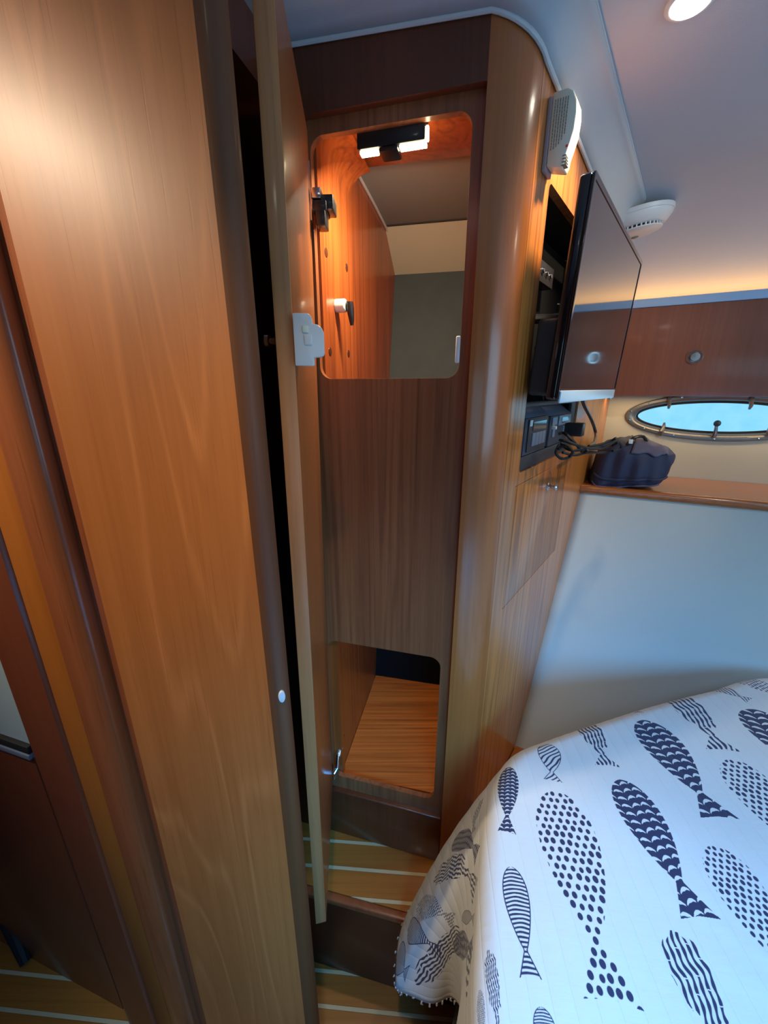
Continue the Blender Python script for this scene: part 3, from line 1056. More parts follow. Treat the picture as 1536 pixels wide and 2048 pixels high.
tv = thing('television', 'flat black television with a glossy screen reflecting the cabin, swung out from the closet side', 'television', T(0.28, -0.02, 0))
TW, TH = 0.560, 0.329
MB().plate(T, rr(0, TW, 0, TH, 0.006, 4), [rr(0.010, TW - 0.009, 0.020, TH - 0.009, 0.001, 1)], 0.0, -0.004).build('bezel', M['gloss'], tv, bevel=0.001)
MB().plate(T, rr(0.0102, TW - 0.0092, 0.0202, TH - 0.0092, 0.001, 1), [], -0.0015, -0.004).build('screen', M['screen'], tv, smooth=False)
MB().plate(T, rr(0.0005, TW - 0.0005, 0.0005, TH - 0.0005, 0.006, 4), [], -0.0042, -0.022).build('rear_frame', M['gloss'], tv, bevel=0.004, seg=3)
MB().plate(T, rr(0.012, TW - 0.03, 0.006, 0.135, 0.010, 4), [], -0.0222, -0.058).build('rear_housing', M['housing'], tv, bevel=0.006, seg=3)
o = MB().box(Fr(0, 0, 1, 0), 0, 0, 0, 0, 0, 0)
lip = MB().plate(T, rr(0.004, TW - 0.03, -0.005, 0.0165, 0.003, 3), [], 0.0035, 0.0003)
o = lip.build('lower_lip', plain('lip_window_sheen', (0.62, 0.84, 1.0), 0.25), tv, bevel=0.001)  # bright blue window reflection put into the lip colour
o['label'] = 'lower lip of the television frame with a window reflection in its colour'
MB().lathe([(0.004, 0), (0.004, 0.003), (0.003, 0.004)], T(TW - 0.045, -0.002, -0.0045), -TU, 12).build('sensor_bump', M['white'], tv)
# wall arm behind the television
am = thing('tv_wall_arm', 'black steel swing arm holding the television in its niche', 'bracket', FB.P(0.28, -0.08, 0.17))
MB().box(FB, 0.21, 0.33, -0.0845, -0.080, 0.08, 0.22).build('wall_plate', M['black'], am, bevel=0.001)
MB().tube([FB.P(0.27, -0.079, 0.15), FB.P(0.30, -0.02, 0.15), FB.P(0.33, 0.035, 0.155)], 0.010, 10).build('arm', M['black'], am)
MB().plate(T, rr(0.20, 0.32, 0.142, 0.25, 0.004, 3), [], -0.0225, -0.030).build('mount_plate', M['black'], am, bevel=0.001)
for k, (x, y) in enumerate(((1084, 541), (1092, 548), (1099, 553))):
    a, z = FB.px(x, y, -0.05)
    MB().lathe([(0.006, 0), (0.006, 0.003), (0.004, 0.005)], FB.P(a, -0.05, z), FB.n, 12).build('bolt', M['chrome'], am)
MB().box(FB, FB.px(1084, 541, -0.05)[0] - 0.02, FB.px(1099, 553, -0.05)[0] + 0.03, -0.079, -0.0502, FB.px(1092, 548, -0.05)[1] - 0.02,
         FB.px(1092, 548, -0.05)[1] + 0.02).build('arm_bracket', M['housing'], am, bevel=0.001)


def smooth_path(pts, n=10):
    pts = [Vector(p) for p in pts]
    P = [pts[0] * 2 - pts[1]] + pts + [pts[-1] * 2 - pts[-2]]
    out = []
    for i in range(1, len(P) - 2):
        for k in range(n):
            t = k / n
            a, b_, c, d = P[i - 1], P[i], P[i + 1], P[i + 2]
            out.append(0.5 * ((2 * b_) + (c - a) * t + (2 * a - 5 * b_ + 4 * c - d) * t * t + (3 * b_ - a - 3 * c + d) * t ** 3))
    out.append(pts[-1])
    return out


def bp(x, y, o):
    a, z = FB.px(x, y, o)
    return FB.P(a, o, z)


# cable hanging in the niche
tag(MB().tube(smooth_path([bp(1117, 608, -0.02), bp(1108, 640, -0.03), bp(1085, 675, -0.03), bp(1072, 695, -0.02), bp(1078, 720, -0.02), bp(1084, 760, -0.03), bp(1086, 800, -0.04)]),
              0.003, 8).build('antenna_cable', M['housing']), 'grey cable looping down inside the dark niche behind the television', 'cable')
# thick power cord from the television to the bag
tag(MB().tube(smooth_path([bp(1163, 792, 0.035), bp(1169, 812, 0.030), bp(1183, 840, 0.030), bp(1191, 865, 0.04), bp(1189, 884, 0.06), bp(1178, 893, 0.07)]),
              0.0045, 10).build('power_cord', M['black']), 'thick black cord hanging from under the television', 'cable')

# two players in the lower niche
FP = FB


def device(name, label, t0, t1, z0, z1, kind):
    d = thing(name, label, 'stereo', FB.P((t0 + t1) / 2, -0.05, z0))
    zt = z1 - 0.022
    mb = MB()
    P = FB.P
    mb.hexa([P(t0, -0.002, z0), P(t1, -0.002, z0), P(t1, -0.08, z0), P(t0, -0.08, z0), P(t0, -0.002, zt), P(t1, -0.002, zt), P(t1, -0.08, zt), P(t0, -0.08, zt)])
    mb.build('body', M['dev2'], d, bevel=0.002)
    mb = MB()
    mb.hexa([P(t0, -0.002, zt + 0.0005), P(t1, -0.002, zt + 0.0005), P(t1, -0.08, zt + 0.0005), P(t0, -0.08, zt + 0.0005),
             P(t0 + .002, -0.030, z1), P(t1 - .002, -0.030, z1), P(t1 - .002, -0.078, z1), P(t0 + .002, -0.078, z1)])
    mb.build('top_cover', M['dev'], d, bevel=0.001)
    w = t1 - t0
    h = zt - z0
    if kind == 0:
        MB().plate(P, rr(t0 + .10 * w, t1 - .05 * w, z0 + .08 * h, zt - .04 * h, .002, 2), [], 0.0008, -0.0018).build('face_plate', M['housing'], d)
        MB().plate(P, rr(t0 + .26 * w, t1 - .14 * w, z0 + .64 * h, zt - .12 * h, .001, 1), [], 0.0018, 0.0009).build('display', M['gloss'], d)
        for k in range(4):
            aa = t0 + (.26 + .15 * k) * w
            MB().plate(P, rr(aa, aa + .14 * w, z0 + .22 * h, z0 + .58 * h, .001, 1), [], 0.0024, 0.0009).build('button', M['dev'], d)
        MB().plate(P, rr(t0 + .12 * w, t0 + .22 * w, zt - .22 * h, zt - .06 * h, .0005, 1), [], 0.0018, 0.0009).build('sticker', M['white'], d)
    else:
        MB().plate(P, rr(t0 + .04 * w, t0 + .26 * w, zt - .30 * h, zt - .05 * h, .001, 1), [], 0.0010, -0.0018).build('button', M['dev'], d)
        MB().plate(P, rr(t0 + .34 * w, t1 - .04 * w, zt - .36 * h, zt - .03 * h, .001, 1), [], 0.0010, -0.0018).build('cassette_door', M['dev'], d)
        MB().plate(P, rr(t0 + .48 * w, t1 - .16 * w, zt - .28 * h, zt - .10 * h, .001, 1), [], 0.0018, 0.0011).build('display', M['gloss'], d)
        MB().plate(P, rr(t0 + .10 * w, t0 + .20 * w, z0 + .30 * h, zt - .36 * h, .001, 1), [], 0.0010, -0.0018).build('button', M['dev'], d)
        MB().plate(P, rr(t0 + .62 * w, t1 - .06 * w, z0 + .36 * h, zt - .40 * h, .001, 1), [], 0.0010, -0.0018).build('socket_plate', M['dev'], d)
        MB().plate(P, rr(t0 + .74 * w, t1 - .16 * w, z0 + .44 * h, zt - .46 * h, .002, 2), [], 0.0016, 0.0011).build('socket', M['gloss'], d)
    return d


device('disc_player', 'slate player with a row of buttons, nearer the closet corner pillar', 0.150, 0.305, -0.128, -0.030, 0)
device('radio_player', 'slate player with a plugged-in socket, beside the hanging cords under the television', 0.330, 0.520, -0.128, -0.034, 1)

# ================================================================ GAS ALARM on the side panel
ga = thing('gas_alarm', 'cream gas alarm with fine print on its side, high on the closet side panel', 'alarm', FB.P(0.14, 0, 0.33))
FBn = FB
# outline in (o, z): seen from the closet corner
gp = [(0.007, 0.425), (0.030, 0.4235), (0.038, 0.418), (0.0445, 0.405), (0.0465, 0.390), (0.0455, 0.370), (0.0405, 0.352), (0.0375, 0.343), (0.0365, 0.334),
      (0.033, 0.327), (0.0075, 0.3345)]
GA0, GA1 = 0.087, 0.118
mb = MB()
gp = [(o_ * 0.93, z_) for o_, z_ in gp]
n = len(gp)
vs = [FB.P(GA0, o_, z_) for o_, z_ in gp] + [FB.P(GA1, o_, z_) for o_, z_ in gp]
mb.add(vs, [tuple(range(n)), tuple(range(2 * n - 1, n - 1, -1))] + [(i, (i + 1) % n, n + (i + 1) % n, n + i) for i in range(n)])
mb.build('cover', M['ivory'], ga, bevel=0.0018, seg=2, angle=45)
MB().box(FB, GA0 - 0.001, GA1 + 0.001, 0.0005, 0.0065, 0.329, 0.421).build('back_plate', M['pinkish'], ga, bevel=0.001)
tx = MB()
for k in range(6):
    o_ = 0.0115 + k * 0.0036
    zt_ = 0.4145 - k * 0.0003
    zb_ = 0.352 + (0.002 if k < 2 else 0.004 * (k - 1))
    z_ = zt_
    while z_ > zb_:
        ln = random.uniform(0.002, 0.0055)
        tx.box(FB, GA0 - 0.0006, GA0 + 0.0001, o_ - 0.0005, o_ + 0.0005, max(z_ - ln, zb_ - .002), z_)
        z_ -= ln + 0.0009
tx.build('fine_print', M['text'], ga, smooth=False)
MB().box(FB, GA0 - 0.0006, GA0 + 0.0001, 0.0335, 0.0365, 0.3505, 0.3535).build('red_mark', M['red'], ga)
vt = MB()
for k in range(4):
    vt.box(FB, GA0 - 0.0008, GA0 + 0.012, 0.0300 + .0002 * k, 0.0372 - .0005 * k, 0.3285 + 0.0040 * k, 0.3297 + 0.0040 * k)
vt.build('vent_slots', M['text'], ga, smooth=False)

# ================================================================ SMOKE ALARM on the ceiling
sc_ = Vector((0.712, 1.285, ZC))
sa = thing('smoke_alarm', 'round white smoke alarm on the ceiling beyond the television', 'alarm', sc_)
R_ = 0.088
MB().lathe([(R_, 0.0005), (R_, 0.009), (R_ * 0.985, 0.011)], sc_, (0, 0, -1), 48).build('base_ring', M['white'], sa)
MB().lathe([(R_ * 0.97, 0.0112), (R_ * 0.96, 0.016), (R_ * 0.80, 0.033), (R_ * 0.70, 0.036)], sc_, (0, 0, -1), 48).build('cover', M['white'], sa)
MB().lathe([(R_ * 0.64, 0.0362), (R_ * 0.64, 0.0420)], sc_, (0, 0, -1), 48).build('vent_ring', M['housing'], sa)
fin = MB()
for k in range(36):
    t = 2 * pi * k / 36
    d = Vector((cos(t), sin(t), 0))
    s_ = Vector((-sin(t), cos(t), 0)) * 0.0016
    c0_, c1_ = sc_ + d * R_ * 0.63, sc_ + d * R_ * 0.705
    za, zb_ = Vector((0, 0, -0.0362)), Vector((0, 0, -0.0422))
    fin.hexa([c0_ - s_ + zb_, c1_ - s_ + zb_, c1_ + s_ + zb_, c0_ + s_ + zb_, c0_ - s_ + za, c1_ - s_ + za, c1_ + s_ + za, c0_ + s_ + za])
fin.build('vent_fins', M['white'], sa, smooth=False)
MB().lathe([(R_ * 0.71, 0.0423), (R_ * 0.70, 0.0445), (R_ * 0.58, 0.0485), (R_ * 0.45, 0.050)], sc_, (0, 0, -1), 48).build('cap', M['white'], sa)
cbt = sc_ + Vector((0.006, -0.004, -0.0502))
MB().lathe([(0.010, 0.0), (0.010, 0.0012), (0.008, 0.002)], cbt + Vector((0.0, 0.02, 0)), (0, 0, -1), 20).build('test_button', M['text'], sa)
sa.rotation_euler = (0, radians(-8), 0)
sa.location.z -= 0.026
MB().lathe([(0.004, 0.0), (0.004, 0.0015)], cbt + Vector((-0.02, 0.03, 0.0)), (0, 0, -1), 12).build('indicator', M['housing'], sa)

# ================================================================ CEILING DOWNLIGHTS
def downlight(x, y, label, e, col=(1.0, 0.82, 0.58), aim=None, spot=172):
    t = thing('ceiling_downlight', label, 'light', (x, y, ZC), None)
    c = Vector((x, y, ZC))
    MB().lathe([(0.030, 0.0003), (0.030, 0.003), (0.026, 0.005), (0.0235, 0.005), (0.0235, 0.0015)], c, (0, 0, -1), 36).build('trim_ring', M['white'], t)
    MB().lathe([(0.0230, 0.0018), (0.0225, 0.006), (0.015, 0.009), (0.004, 0.010)], c, (0, 0, -1), 32).build('lens', M['lens'], t)
    lamp('downlight_beam', 'SPOT', (x, y, ZC - 0.016), e, col, 0.02, aim=aim or (x, y, -1), spot=spot, blend=0.9)
    return t


c = hit_z(1383, -2, ZC)
downlight(c.x, c.y, 'bright round downlight in the ceiling above the bed', 15.0, aim=(0.10, 1.15, -0.25), spot=90)
downlight(-0.88, 0.15, 'round ceiling downlight over the passage by the door casing', 32.0, aim=(-0.38, 0.52, -0.12), spot=78)
downlight(-0.06, 0.06, 'added unseen ceiling downlight in front of the closet door', 9.0, aim=(-0.07, 0.60, -1.0), spot=58)  # added to throw warm light on door edge and closet front
downlight(1.02, 0.50, 'added unseen ceiling downlight over the middle of the berth', 15.0, aim=(0.50, 1.22, -0.05), spot=84)  # added to brighten the closet side, locker and hull

# ================================================================ BAG on the shelf
ZSH = -0.310
bc = FC.P(0.0, 0.0, 0)
bag = thing('soft_bag', 'navy blue soft zipped bag lying on the shelf beside the closet', 'bag', FC.P(0.088, 0.206, ZSH))
bu = FC.d.copy()          # along the shelf
bv = Vector((bu.y, -bu.x, 0)) * -1
BC = FC.P(0.088, 0.206, ZSH + 0.0010)


def bag_pt(u, v):
    """u around length axis angle, v along length 0..1"""
    th = 2 * pi * u
    x = (v - 0.5) * 2
    end = max(0.0, 1 - abs(x) ** 8) ** 0.5
    hw, hh = 0.098 * end, 0.074 * end * (1.0 + 0.16 * sin(v * 5.0 + 0.6))
    ct, sn = cos(th), sin(th)
    p = 0.52
    yy = hw * (abs(ct) ** p) * (1 if ct > 0 else -1)
    zz_ = hh * (abs(sn) ** p) * (1 if sn > 0 else -1)
    wob = 0.004 * sin(9 * v + 3 * sin(th)) + 0.003 * sin(23 * v + 5 * th) + 0.0025 * sin(31 * v * (1 + .2 * sn))
    wob *= end
    if sn > 0:
        zz_ += wob + 0.010 * sin(pi * v)
    zz_ = max(zz_, -0.0655)
    lean = -0.12 * zz_
    return BC + bu * (x * 0.112 + 0.02 * sn * end) + bv * (yy + wob) + Vector((0, 0, 0.0662 + zz_))


mb = MB()
mb.grid(bag_pt, 64, 56)
mb.build('body', M['navy'], bag, angle=180)


def bag_surf(th, v, off=0.002):
    p = bag_pt(th / (2 * pi), v)
    c_ = BC + bu * ((v - .5) * 2 * 0.112) + Vector((0, 0, 0.066))
    return p + (p - c_).normalized() * off


nside = 1 if bv.dot(Vector((0, -1, 0))) > 0 else -1
front_th = 0.0 if bv.y < 0 else pi
# zipper seam, top flap, handle, tab
sg = -1 if front_th == pi else 1
zp = [bag_surf(front_th - sg * 0.22, 0.04 + 0.92 * k / 40, 0.0025) for k in range(41)]
MB().tube(zp, 0.0042, 8).build('zip_seam', M['navy'], bag)
zp = [bag_surf(front_th - sg * 0.75, 0.06 + 0.86 * k / 40, 0.002) for k in range(41)]
MB().tube(zp, 0.0028, 8).build('piping', M['navy2'], bag)
fl_ = MB()


def flap_pt(u, v):
    th = front_th + sg * (0.35 + 1.6 * u)
    return bag_surf(th, 0.40 + 0.42 * v, 0.005)


fl_.grid(flap_pt, 16, 14)
o = fl_.build('top_flap', M['navy2'], bag, angle=180)
sol = o.modifiers.new('solidify', 'SOLIDIFY')
sol.thickness = 0.003
hd = smooth_path([bag_surf(front_th + sg * 1.0, 0.30, 0.002), bag_surf(front_th + sg * 1.1, 0.36, 0.018), bag_surf(front_th + sg * 1.2, 0.46, 0.020), bag_surf(front_th + sg * 1.2, 0.54, 0.004)])
MB().tube(hd, 0.005, 8).build('carry_handle', M['black'], bag)
cc = bag_surf(front_th + sg * 1.05, 0.33, 0.012)
MB().box(Fr(cc.x, cc.y, bu.x, bu.y), -0.006, 0.006, -0.002, 0.003, cc.z - 0.008, cc.z + 0.006).build('label_tab', M['white'], bag, bevel=0.001)

# cord tangle between players and bag
ct = []
tg = thing('cord_tangle', 'tangle of thin black cords between the players and the navy bag', 'cable', bp(1150, 900, 0.05))
plug = MB()
plug.box(FB, 0.455, 0.488, 0.0025, 0.045, -0.112, -0.078)
plug.build('plug', M['black'], tg, bevel=0.003)


def sp(x, y, o):
    return bp(x, y, o)


cords = [
    [(1120, 880, .04), (1135, 884, .07), (1160, 892, .09), (1190, 898, .10), (1220, 893, .11), (1238, 885, .13), (1242, 896, .13), (1225, 902, .12)],
    [(1122, 888, .04), (1140, 900, .07), (1170, 899, .09), (1200, 893, .10), (1226, 884, .12), (1236, 880, .12)],
    [(1118, 890, .04), (1112, 905, .05), (1122, 917, .06), (1138, 914, .07), (1145, 902, .08), (1130, 890, .06), (1117, 898, .05)],
    [(1117, 868, .04), (1128, 866, .05), (1142, 878, .07), (1155, 892, .08), (1166, 905, .09), (1176, 900, .10)],
    [(1125, 905, .05), (1150, 910, .07), (1175, 905, .09), (1205, 905, .10), (1232, 899, .12)],
    [(1178, 893, .08), (1200, 889, .10), (1222, 882, .12), (1232, 876, .13)],
]
for cpts in cords:
    MB().tube(smooth_path([sp(*c_) for c_ in cpts], 8), 0.0030, 8).build('cord', M['matt'], tg)
MB().lathe([(0.004, 0), (0.005, 0.004), (0.004, 0.010)], FB.P(0.333, 0.002, -0.082), FB.n, 12).build('jack', M['white'], tg)

# ================================================================ BERTH
ZB = -0.70
E_pts = [(0.055, -0.55), (0.060, -0.30), (0.080, 0.05), (0.103, 0.248), (0.134, 0.362), (0.166, 0.463), (0.206, 0.548), (0.262, 0.612), (0.357, 0.652),
         (0.490, 0.697), (0.632, 0.742), (0.80, 0.787), (1.02, 0.835), (1.30, 0.73), (1.70, 0.52), (2.05, 0.34)]
H_pts = [(0.045, -0.55, -1.15), (0.055, -0.30, -1.15), (0.075, 0.05, -1.15), (0.108, 0.270, -1.15), (0.146, 0.425, -1.14), (0.075, 0.436, -1.15),
         (0.018, 0.468, -1.135), (0.09, 0.600, -1.12), (0.29, 0.705, -1.08), (0.47, 0.74, -1.05), (0.62, 0.785, -1.0), (0.80, 0.81, -0.95), (1.02, 0.85, -0.78),
         (1.31, 0.735, -0.80), (1.71, 0.525, -0.80), (2.06, 0.345, -0.80)]


def catmull(P, n):
    P = [np.array(p, float) for p in P]
    Q = [2 * P[0] - P[1]] + P + [2 * P[-1] - P[-2]]
    out = []
    for i in range(1, len(Q) - 2):
        for k in range(n):
            t = k / n
            a, b_, c, d = Q[i - 1:i + 3]
            out.append(0.5 * (2 * b_ + (c - a) * t + (2 * a - 5 * b_ + 4 * c - d) * t * t + (3 * b_ - a - 3 * c + d) * t ** 3))
    out.append(P[-1])
    return np.array(out)


NS = 14
Ec = catmull(E_pts, NS)
Hc = catmull(H_pts, NS)
NU = len(Ec)
tang = np.gradient(Ec, axis=0)
tang /= np.linalg.norm(tang, axis=1)[:, None]
nout = np.stack([-tang[:, 1], tang[:, 0]], 1)
ctr = np.array([1.05, -0.55])
RR = 0.040
SM = 1.0
# smoothed outward normals so the corner has no crease in the print
for _ in range(6):
    nout[1:-1] = (nout[:-2] + 2 * nout[1:-1] + nout[2:]) / 4
nout /= np.linalg.norm(nout, axis=1)[:, None]
arc = np.concatenate([[0], np.cumsum(np.linalg.norm(np.diff(Ec, axis=0), axis=1))])
NV1, NV2, NV3 = 40, 8, 34
verts, uvs = [], []


def quilt_bump(x, y):
    q = (x * cos(radians(6)) - y * sin(radians(6))) / 0.026
    return 0.0011 * abs(sin(pi * q)) ** 0.6


for i in range(NU):
    e = Ec[i]
    inner_e = e - nout[i] * RR
    row = []
    for j in range(NV1):                           # top, from the middle to the start of the roll
        f = 1 - (1 - j / NV1) ** 1.6
        p = ctr * (1 - f) + inner_e * f
        dist = np.linalg.norm(p - inner_e)
        puff = 0.012 * (1 - math.exp(-dist / 0.12))
        z = ZB + puff + quilt_bump(p[0], p[1]) + 0.003 * sin(p[0] * 17 + 1) * sin(p[1] * 14) * min(1, dist / 0.15)
        verts.append((p[0], p[1], z))
        uvs.append((p[0], p[1]))
    # roll over the edge
    for j in range(NV2):
        t = (j + 0.0) / NV2 * (pi / 2) * 0.86
        p = inner_e + nout[i] * RR * sin(t)
        z = ZB - RR * (1 - cos(t))
        q = inner_e + nout[i] * RR * t
        verts.append((p[0], p[1], z + quilt_bump(q[0], q[1])))
        uvs.append((q[0], q[1]))
    t = (pi / 2) * 0.86
    p0 = np.array([*(inner_e + nout[i] * RR * sin(t)), ZB - RR * (1 - cos(t))])
    h = Hc[i]
    a0_ = RR * t
    L_ = np.linalg.norm(h - p0)
    for j in range(NV3 + 1):
        f = j / NV3
        p = p0 * (1 - f) + h * f
        sag = sin(pi * f) * 0.012
        fold = (0.006 * sin(arc[i] * 55) + 0.004 * sin(arc[i] * 23 + 2)) * f ** 1.2
        pxy = p[:2] + nout[i] * (sag + fold)
        pz = p[2] + 0.0015 * sin(f * 40 + arc[i] * 30)
        q = inner_e + nout[i] * (a0_ + L_ * f)
        verts.append((pxy[0], pxy[1], pz))
        uvs.append((q[0], q[1]))
NR = NV1 + NV2 + NV3 + 1
mb = MB()
mb.v = [Vector(v) for v in verts]
for i in range(NU - 1):
    for j in range(NR - 1):
        a = i * NR + j
        mb.f.append((a, a + 1, a + NR + 1, a + NR))
U0, V0, USZ = -0.45, -0.20, 1.70                       # texture window in metres
mb.uv = [((u - U0) / USZ, (v - V0) / USZ) for u, v in uvs]
VA = np.array(verts)
UA = np.array(uvs)

# ---- the printed fish, drawn into a generated image
TX = 3072
tex = np.ones((TX, TX, 3), np.float32) * np.array([0.74, 0.74, 0.71], np.float32)
ink = np.zeros((TX, TX), np.float32)


def project(P):
    f_ = np.array([0, cos(PITCH), -sin(PITCH)])
    u_ = np.array([0, sin(PITCH), cos(PITCH)])
    z = P @ f_
    return np.stack([768 + F * P[:, 0] / z, 1024 - F * (P @ u_) / z], 1), z


PX, PZ = project(VA)
jj = np.tile(np.arange(NR), NU)
ii = np.repeat(np.arange(NU), NR)
is_drape = (jj > NV1 + NV2) & (ii > 3.4 * NS) & (ii < 6.3 * NS)


def uv_top(x, y):
    p = hit_z(x, y, ZB + 0.006)
    return np.array([p.x, p.y])


def uv_drape(x, y):
    m_ = is_drape & (PZ > 0.1)
    d = (PX[:, 0] - x) ** 2 + (PX[:, 1] - y) ** 2
    d = np.where(m_, d, 1e9)
    k = np.argsort(d)[:4]
    w_ = 1 / (d[k] + 1)
    return (UA[k] * w_[:, None]).sum(0) / w_.sum()


def fish(head, tail, wid, kind, where='top', fl=1):
    uvf = uv_top if where == 'top' else uv_drape
    A, B = uvf(*head), uvf(*tail)
    mx, my = (head[0] + tail[0]) / 2, (head[1] + tail[1]) / 2
    dx, dy = tail[0] - head[0], tail[1] - head[1]
    l = sqrt(dx * dx + dy * dy)
    nx, ny = -dy / l, dx / l
    Cc, Dd = uvf(mx + nx * wid / 2, my + ny * wid / 2), uvf(mx - nx * wid / 2, my - ny * wid / 2)
    half = np.linalg.norm(Cc - Dd) / 2 * 1.04
    L_ = np.linalg.norm(B - A)
    if where != 'top':
        half *= 0.9
    half = min(max(half, 0.10 * L_), 0.26 * L_)
    ax = (B - A) / L_
    sx = np.array([-ax[1], ax[0]])
    # pixel window
    pad = half * 1.6
    c = np.array([A, B])
    lo_ = np.floor((c.min(0) - pad - np.array([U0, V0])) / USZ * TX).astype(int)
    hi_ = np.ceil((c.max(0) + pad - np.array([U0, V0])) / USZ * TX).astype(int)
    lo_ = np.clip(lo_, 0, TX - 1)
    hi_ = np.clip(hi_, 1, TX)
    if (hi_ - lo_).min() <= 1:
        return
    gx, gy = np.meshgrid(np.arange(lo_[0], hi_[0]), np.arange(lo_[1], hi_[1]))
    X = gx / TX * USZ + U0 - A[0]
    Y = gy / TX * USZ + V0 - A[1]
    t = (X * ax[0] + Y * ax[1]) / L_                    # 0 head .. 1 tail
    s = (X * sx[0] + Y * sx[1]) / half                  # -1 .. 1
    px_ = USZ / TX
    bt = 0.80
    tb = np.clip(t / bt, 0, 1)
    body = (np.sin(pi * tb ** 0.72) ** 0.72) * (1 - tb * 0.10)
    body = np.where((t > 0) & (t < bt), body, 0)
    body = np.maximum(body, np.where((t > 0.70) & (t < 0.84), 0.15, 0))
    tt_ = (t - 0.78) / 0.22
    tailw = np.where((tt_ > 0) & (tt_ < 1 - 0.10 * (1 - abs(s))), 0.12 + 0.62 * tt_, 0)
    prof_ = np.maximum(body, tailw)
    d_ = (prof_ - np.abs(s)) * half                    # distance to the outline, m
    inside = np.clip(d_ / px_ + 0.5, 0, 1) * (prof_ > 0)
    tm, sm = t * L_, s * half

    def aa(v):                                         # v in metres, >0 inked
        return np.clip(v / px_ + 0.5, 0, 1)
    lw_ = half * 0.075
    if kind == 'herring':
        pt_ = half * 0.36                              # cell size
        ph = sm / (half * 0.46)
        fr = ph - np.floor(ph + 0.5)
        row = tm / pt_ + 0.20 * np.sin(ph * 2.1)
        arcv = row - (0.9 * (fr * 2) ** 2 * 0.55)
        fa = arcv - np.floor(arcv)
        white = ((fa > 0.26) & (fa < 0.66 - 0.26 * np.abs(fr * 2))) & (np.abs(fr) < 0.44)
        v = inside * (1 - white * 1.0)
        v = np.maximum(v, 0)
    elif kind == 'dots':
        pt_ = half * 0.245
        gx_, gy_ = sm / pt_, tm / pt_
        gx_ = gx_ + 0.5 * (np.floor(gy_) % 2)
        ix, iy = np.floor(gx_), np.floor(gy_)
        hs = np.sin(ix * 127.1 + iy * 311.7) * 43758.5453
        h1 = hs - np.floor(hs)
        h2 = np.sin(ix * 269.5 + iy * 183.3) * 12543.123
        h2 = h2 - np.floor(h2)
        rx, ry = gx_ - ix - 0.5 + (h1 - 0.5) * 0.22, gy_ - iy - 0.5 + (h2 - 0.5) * 0.22
        r_ = np.sqrt((rx * 1.12) ** 2 + (ry * 0.92) ** 2)
        cin = (prof_ - np.abs(s)) > 0.0
        v = aa((0.30 + 0.08 * h2 - r_) * pt_) * cin
    elif kind == 'stripe':
        pt_ = L_ * 0.040
        w1 = np.sin(2 * pi * (tm / pt_ + 0.45 * np.cos(s * 2.2) + 0.05 * np.sin(s * 5 + np.floor(tm / pt_))))
        v = inside * np.maximum(aa((w1 - 0.05) * pt_ * 0.16), (d_ < lw_) * 1.0)
    elif kind == 'fine':
        pt_ = half * 0.24
        w1 = np.sin(2 * pi * ((sm + 0.3 * half * np.sin(t * 5)) / pt_ * 0.55 + tm / pt_ * 0.55 + 0.12 * np.sin(tm / half * 5)))
        v = inside * np.maximum(aa((w1 - 0.35) * pt_ * 0.16), (d_ < lw_ * 0.8) * 1.0)
    else:                                              # wavy lengthwise lines
        pt_ = half * 0.235
        ph = (sm + 0.075 * half * np.sin(tm / half * 3.1 + 0.35 * sm / pt_) + 0.028 * half * np.sin(tm / half * 8.3 + 0.8 * sm / pt_)) / pt_
        k_ = np.floor(ph)
        hh_ = np.sin(k_ * 12.9898) * 43758.5453
        hh_ = hh_ - np.floor(hh_)
        fr = np.abs(ph - k_ - 0.5)
        endc = (prof_ - np.abs(s)) > (0.02 + 0.25 * hh_ * (t < bt))
        gap = ((t * 3.1 + hh_ * 7.3) % 1.0) > 0.03
        v = aa((0.24 + 0.06 * np.sin(tm / half * 13 + k_) - fr) * pt_) * endc * gap
    sub = ink[lo_[1]:hi_[1], lo_[0]:hi_[0]]
    np.maximum(sub, v.astype(np.float32), out=sub)


for f_ in [((1287, 1437), (1440, 1642), 62, 'herring'), ((1240, 1562), (1402, 1844), 72, 'herring'), ((1016, 1524), (1014, 1662), 44, 'herring'),
           ((1110, 1582), (1226, 2018), 118, 'dots'), ((1022, 1730), (1062, 1958), 50, 'stripe'), ((1096, 1481), (1106, 1562), 42, 'fine'),
           ((1168, 1428), (1216, 1534), 74, 'wave'), ((1352, 1378), (1448, 1504), 84, 'wave'), ((1420, 1358), (1500, 1400), 38, 'fine'),
           ((1466, 1522), (1610, 1740), 66, 'dots'), ((1430, 1697), (1590, 2000), 80, 'dots'), ((1513, 1419), (1610, 1570), 60, 'herring'),
           ((1346, 1864), (1480, 2190), 104, 'wave'), ((976, 1888), (1004, 2110), 34, 'wave'), ((1470, 1340), (1590, 1405), 60, 'dots'),
           ((1082, 2013), (1115, 2200), 44, 'stripe'), ((1262, 1380), (1278, 1418), 30, 'wave'), ((955, 1960), (962, 2110), 22, 'dots'),
           ((1620, 1600), (1760, 1800), 80, 'herring'), ((1250, 2070), (1300, 2250), 100, 'dots'), ((1620, 1380), (1740, 1460), 60, 'stripe')]:
    fish(*f_)
# the print goes on over the rest of the bedspread
kinds_ = ['stripe', 'herring', 'dots', 'wave', 'fine']
uv_keep = uv_top


def uv_top(x, y):
    return np.array([x, y]) / 1000.0


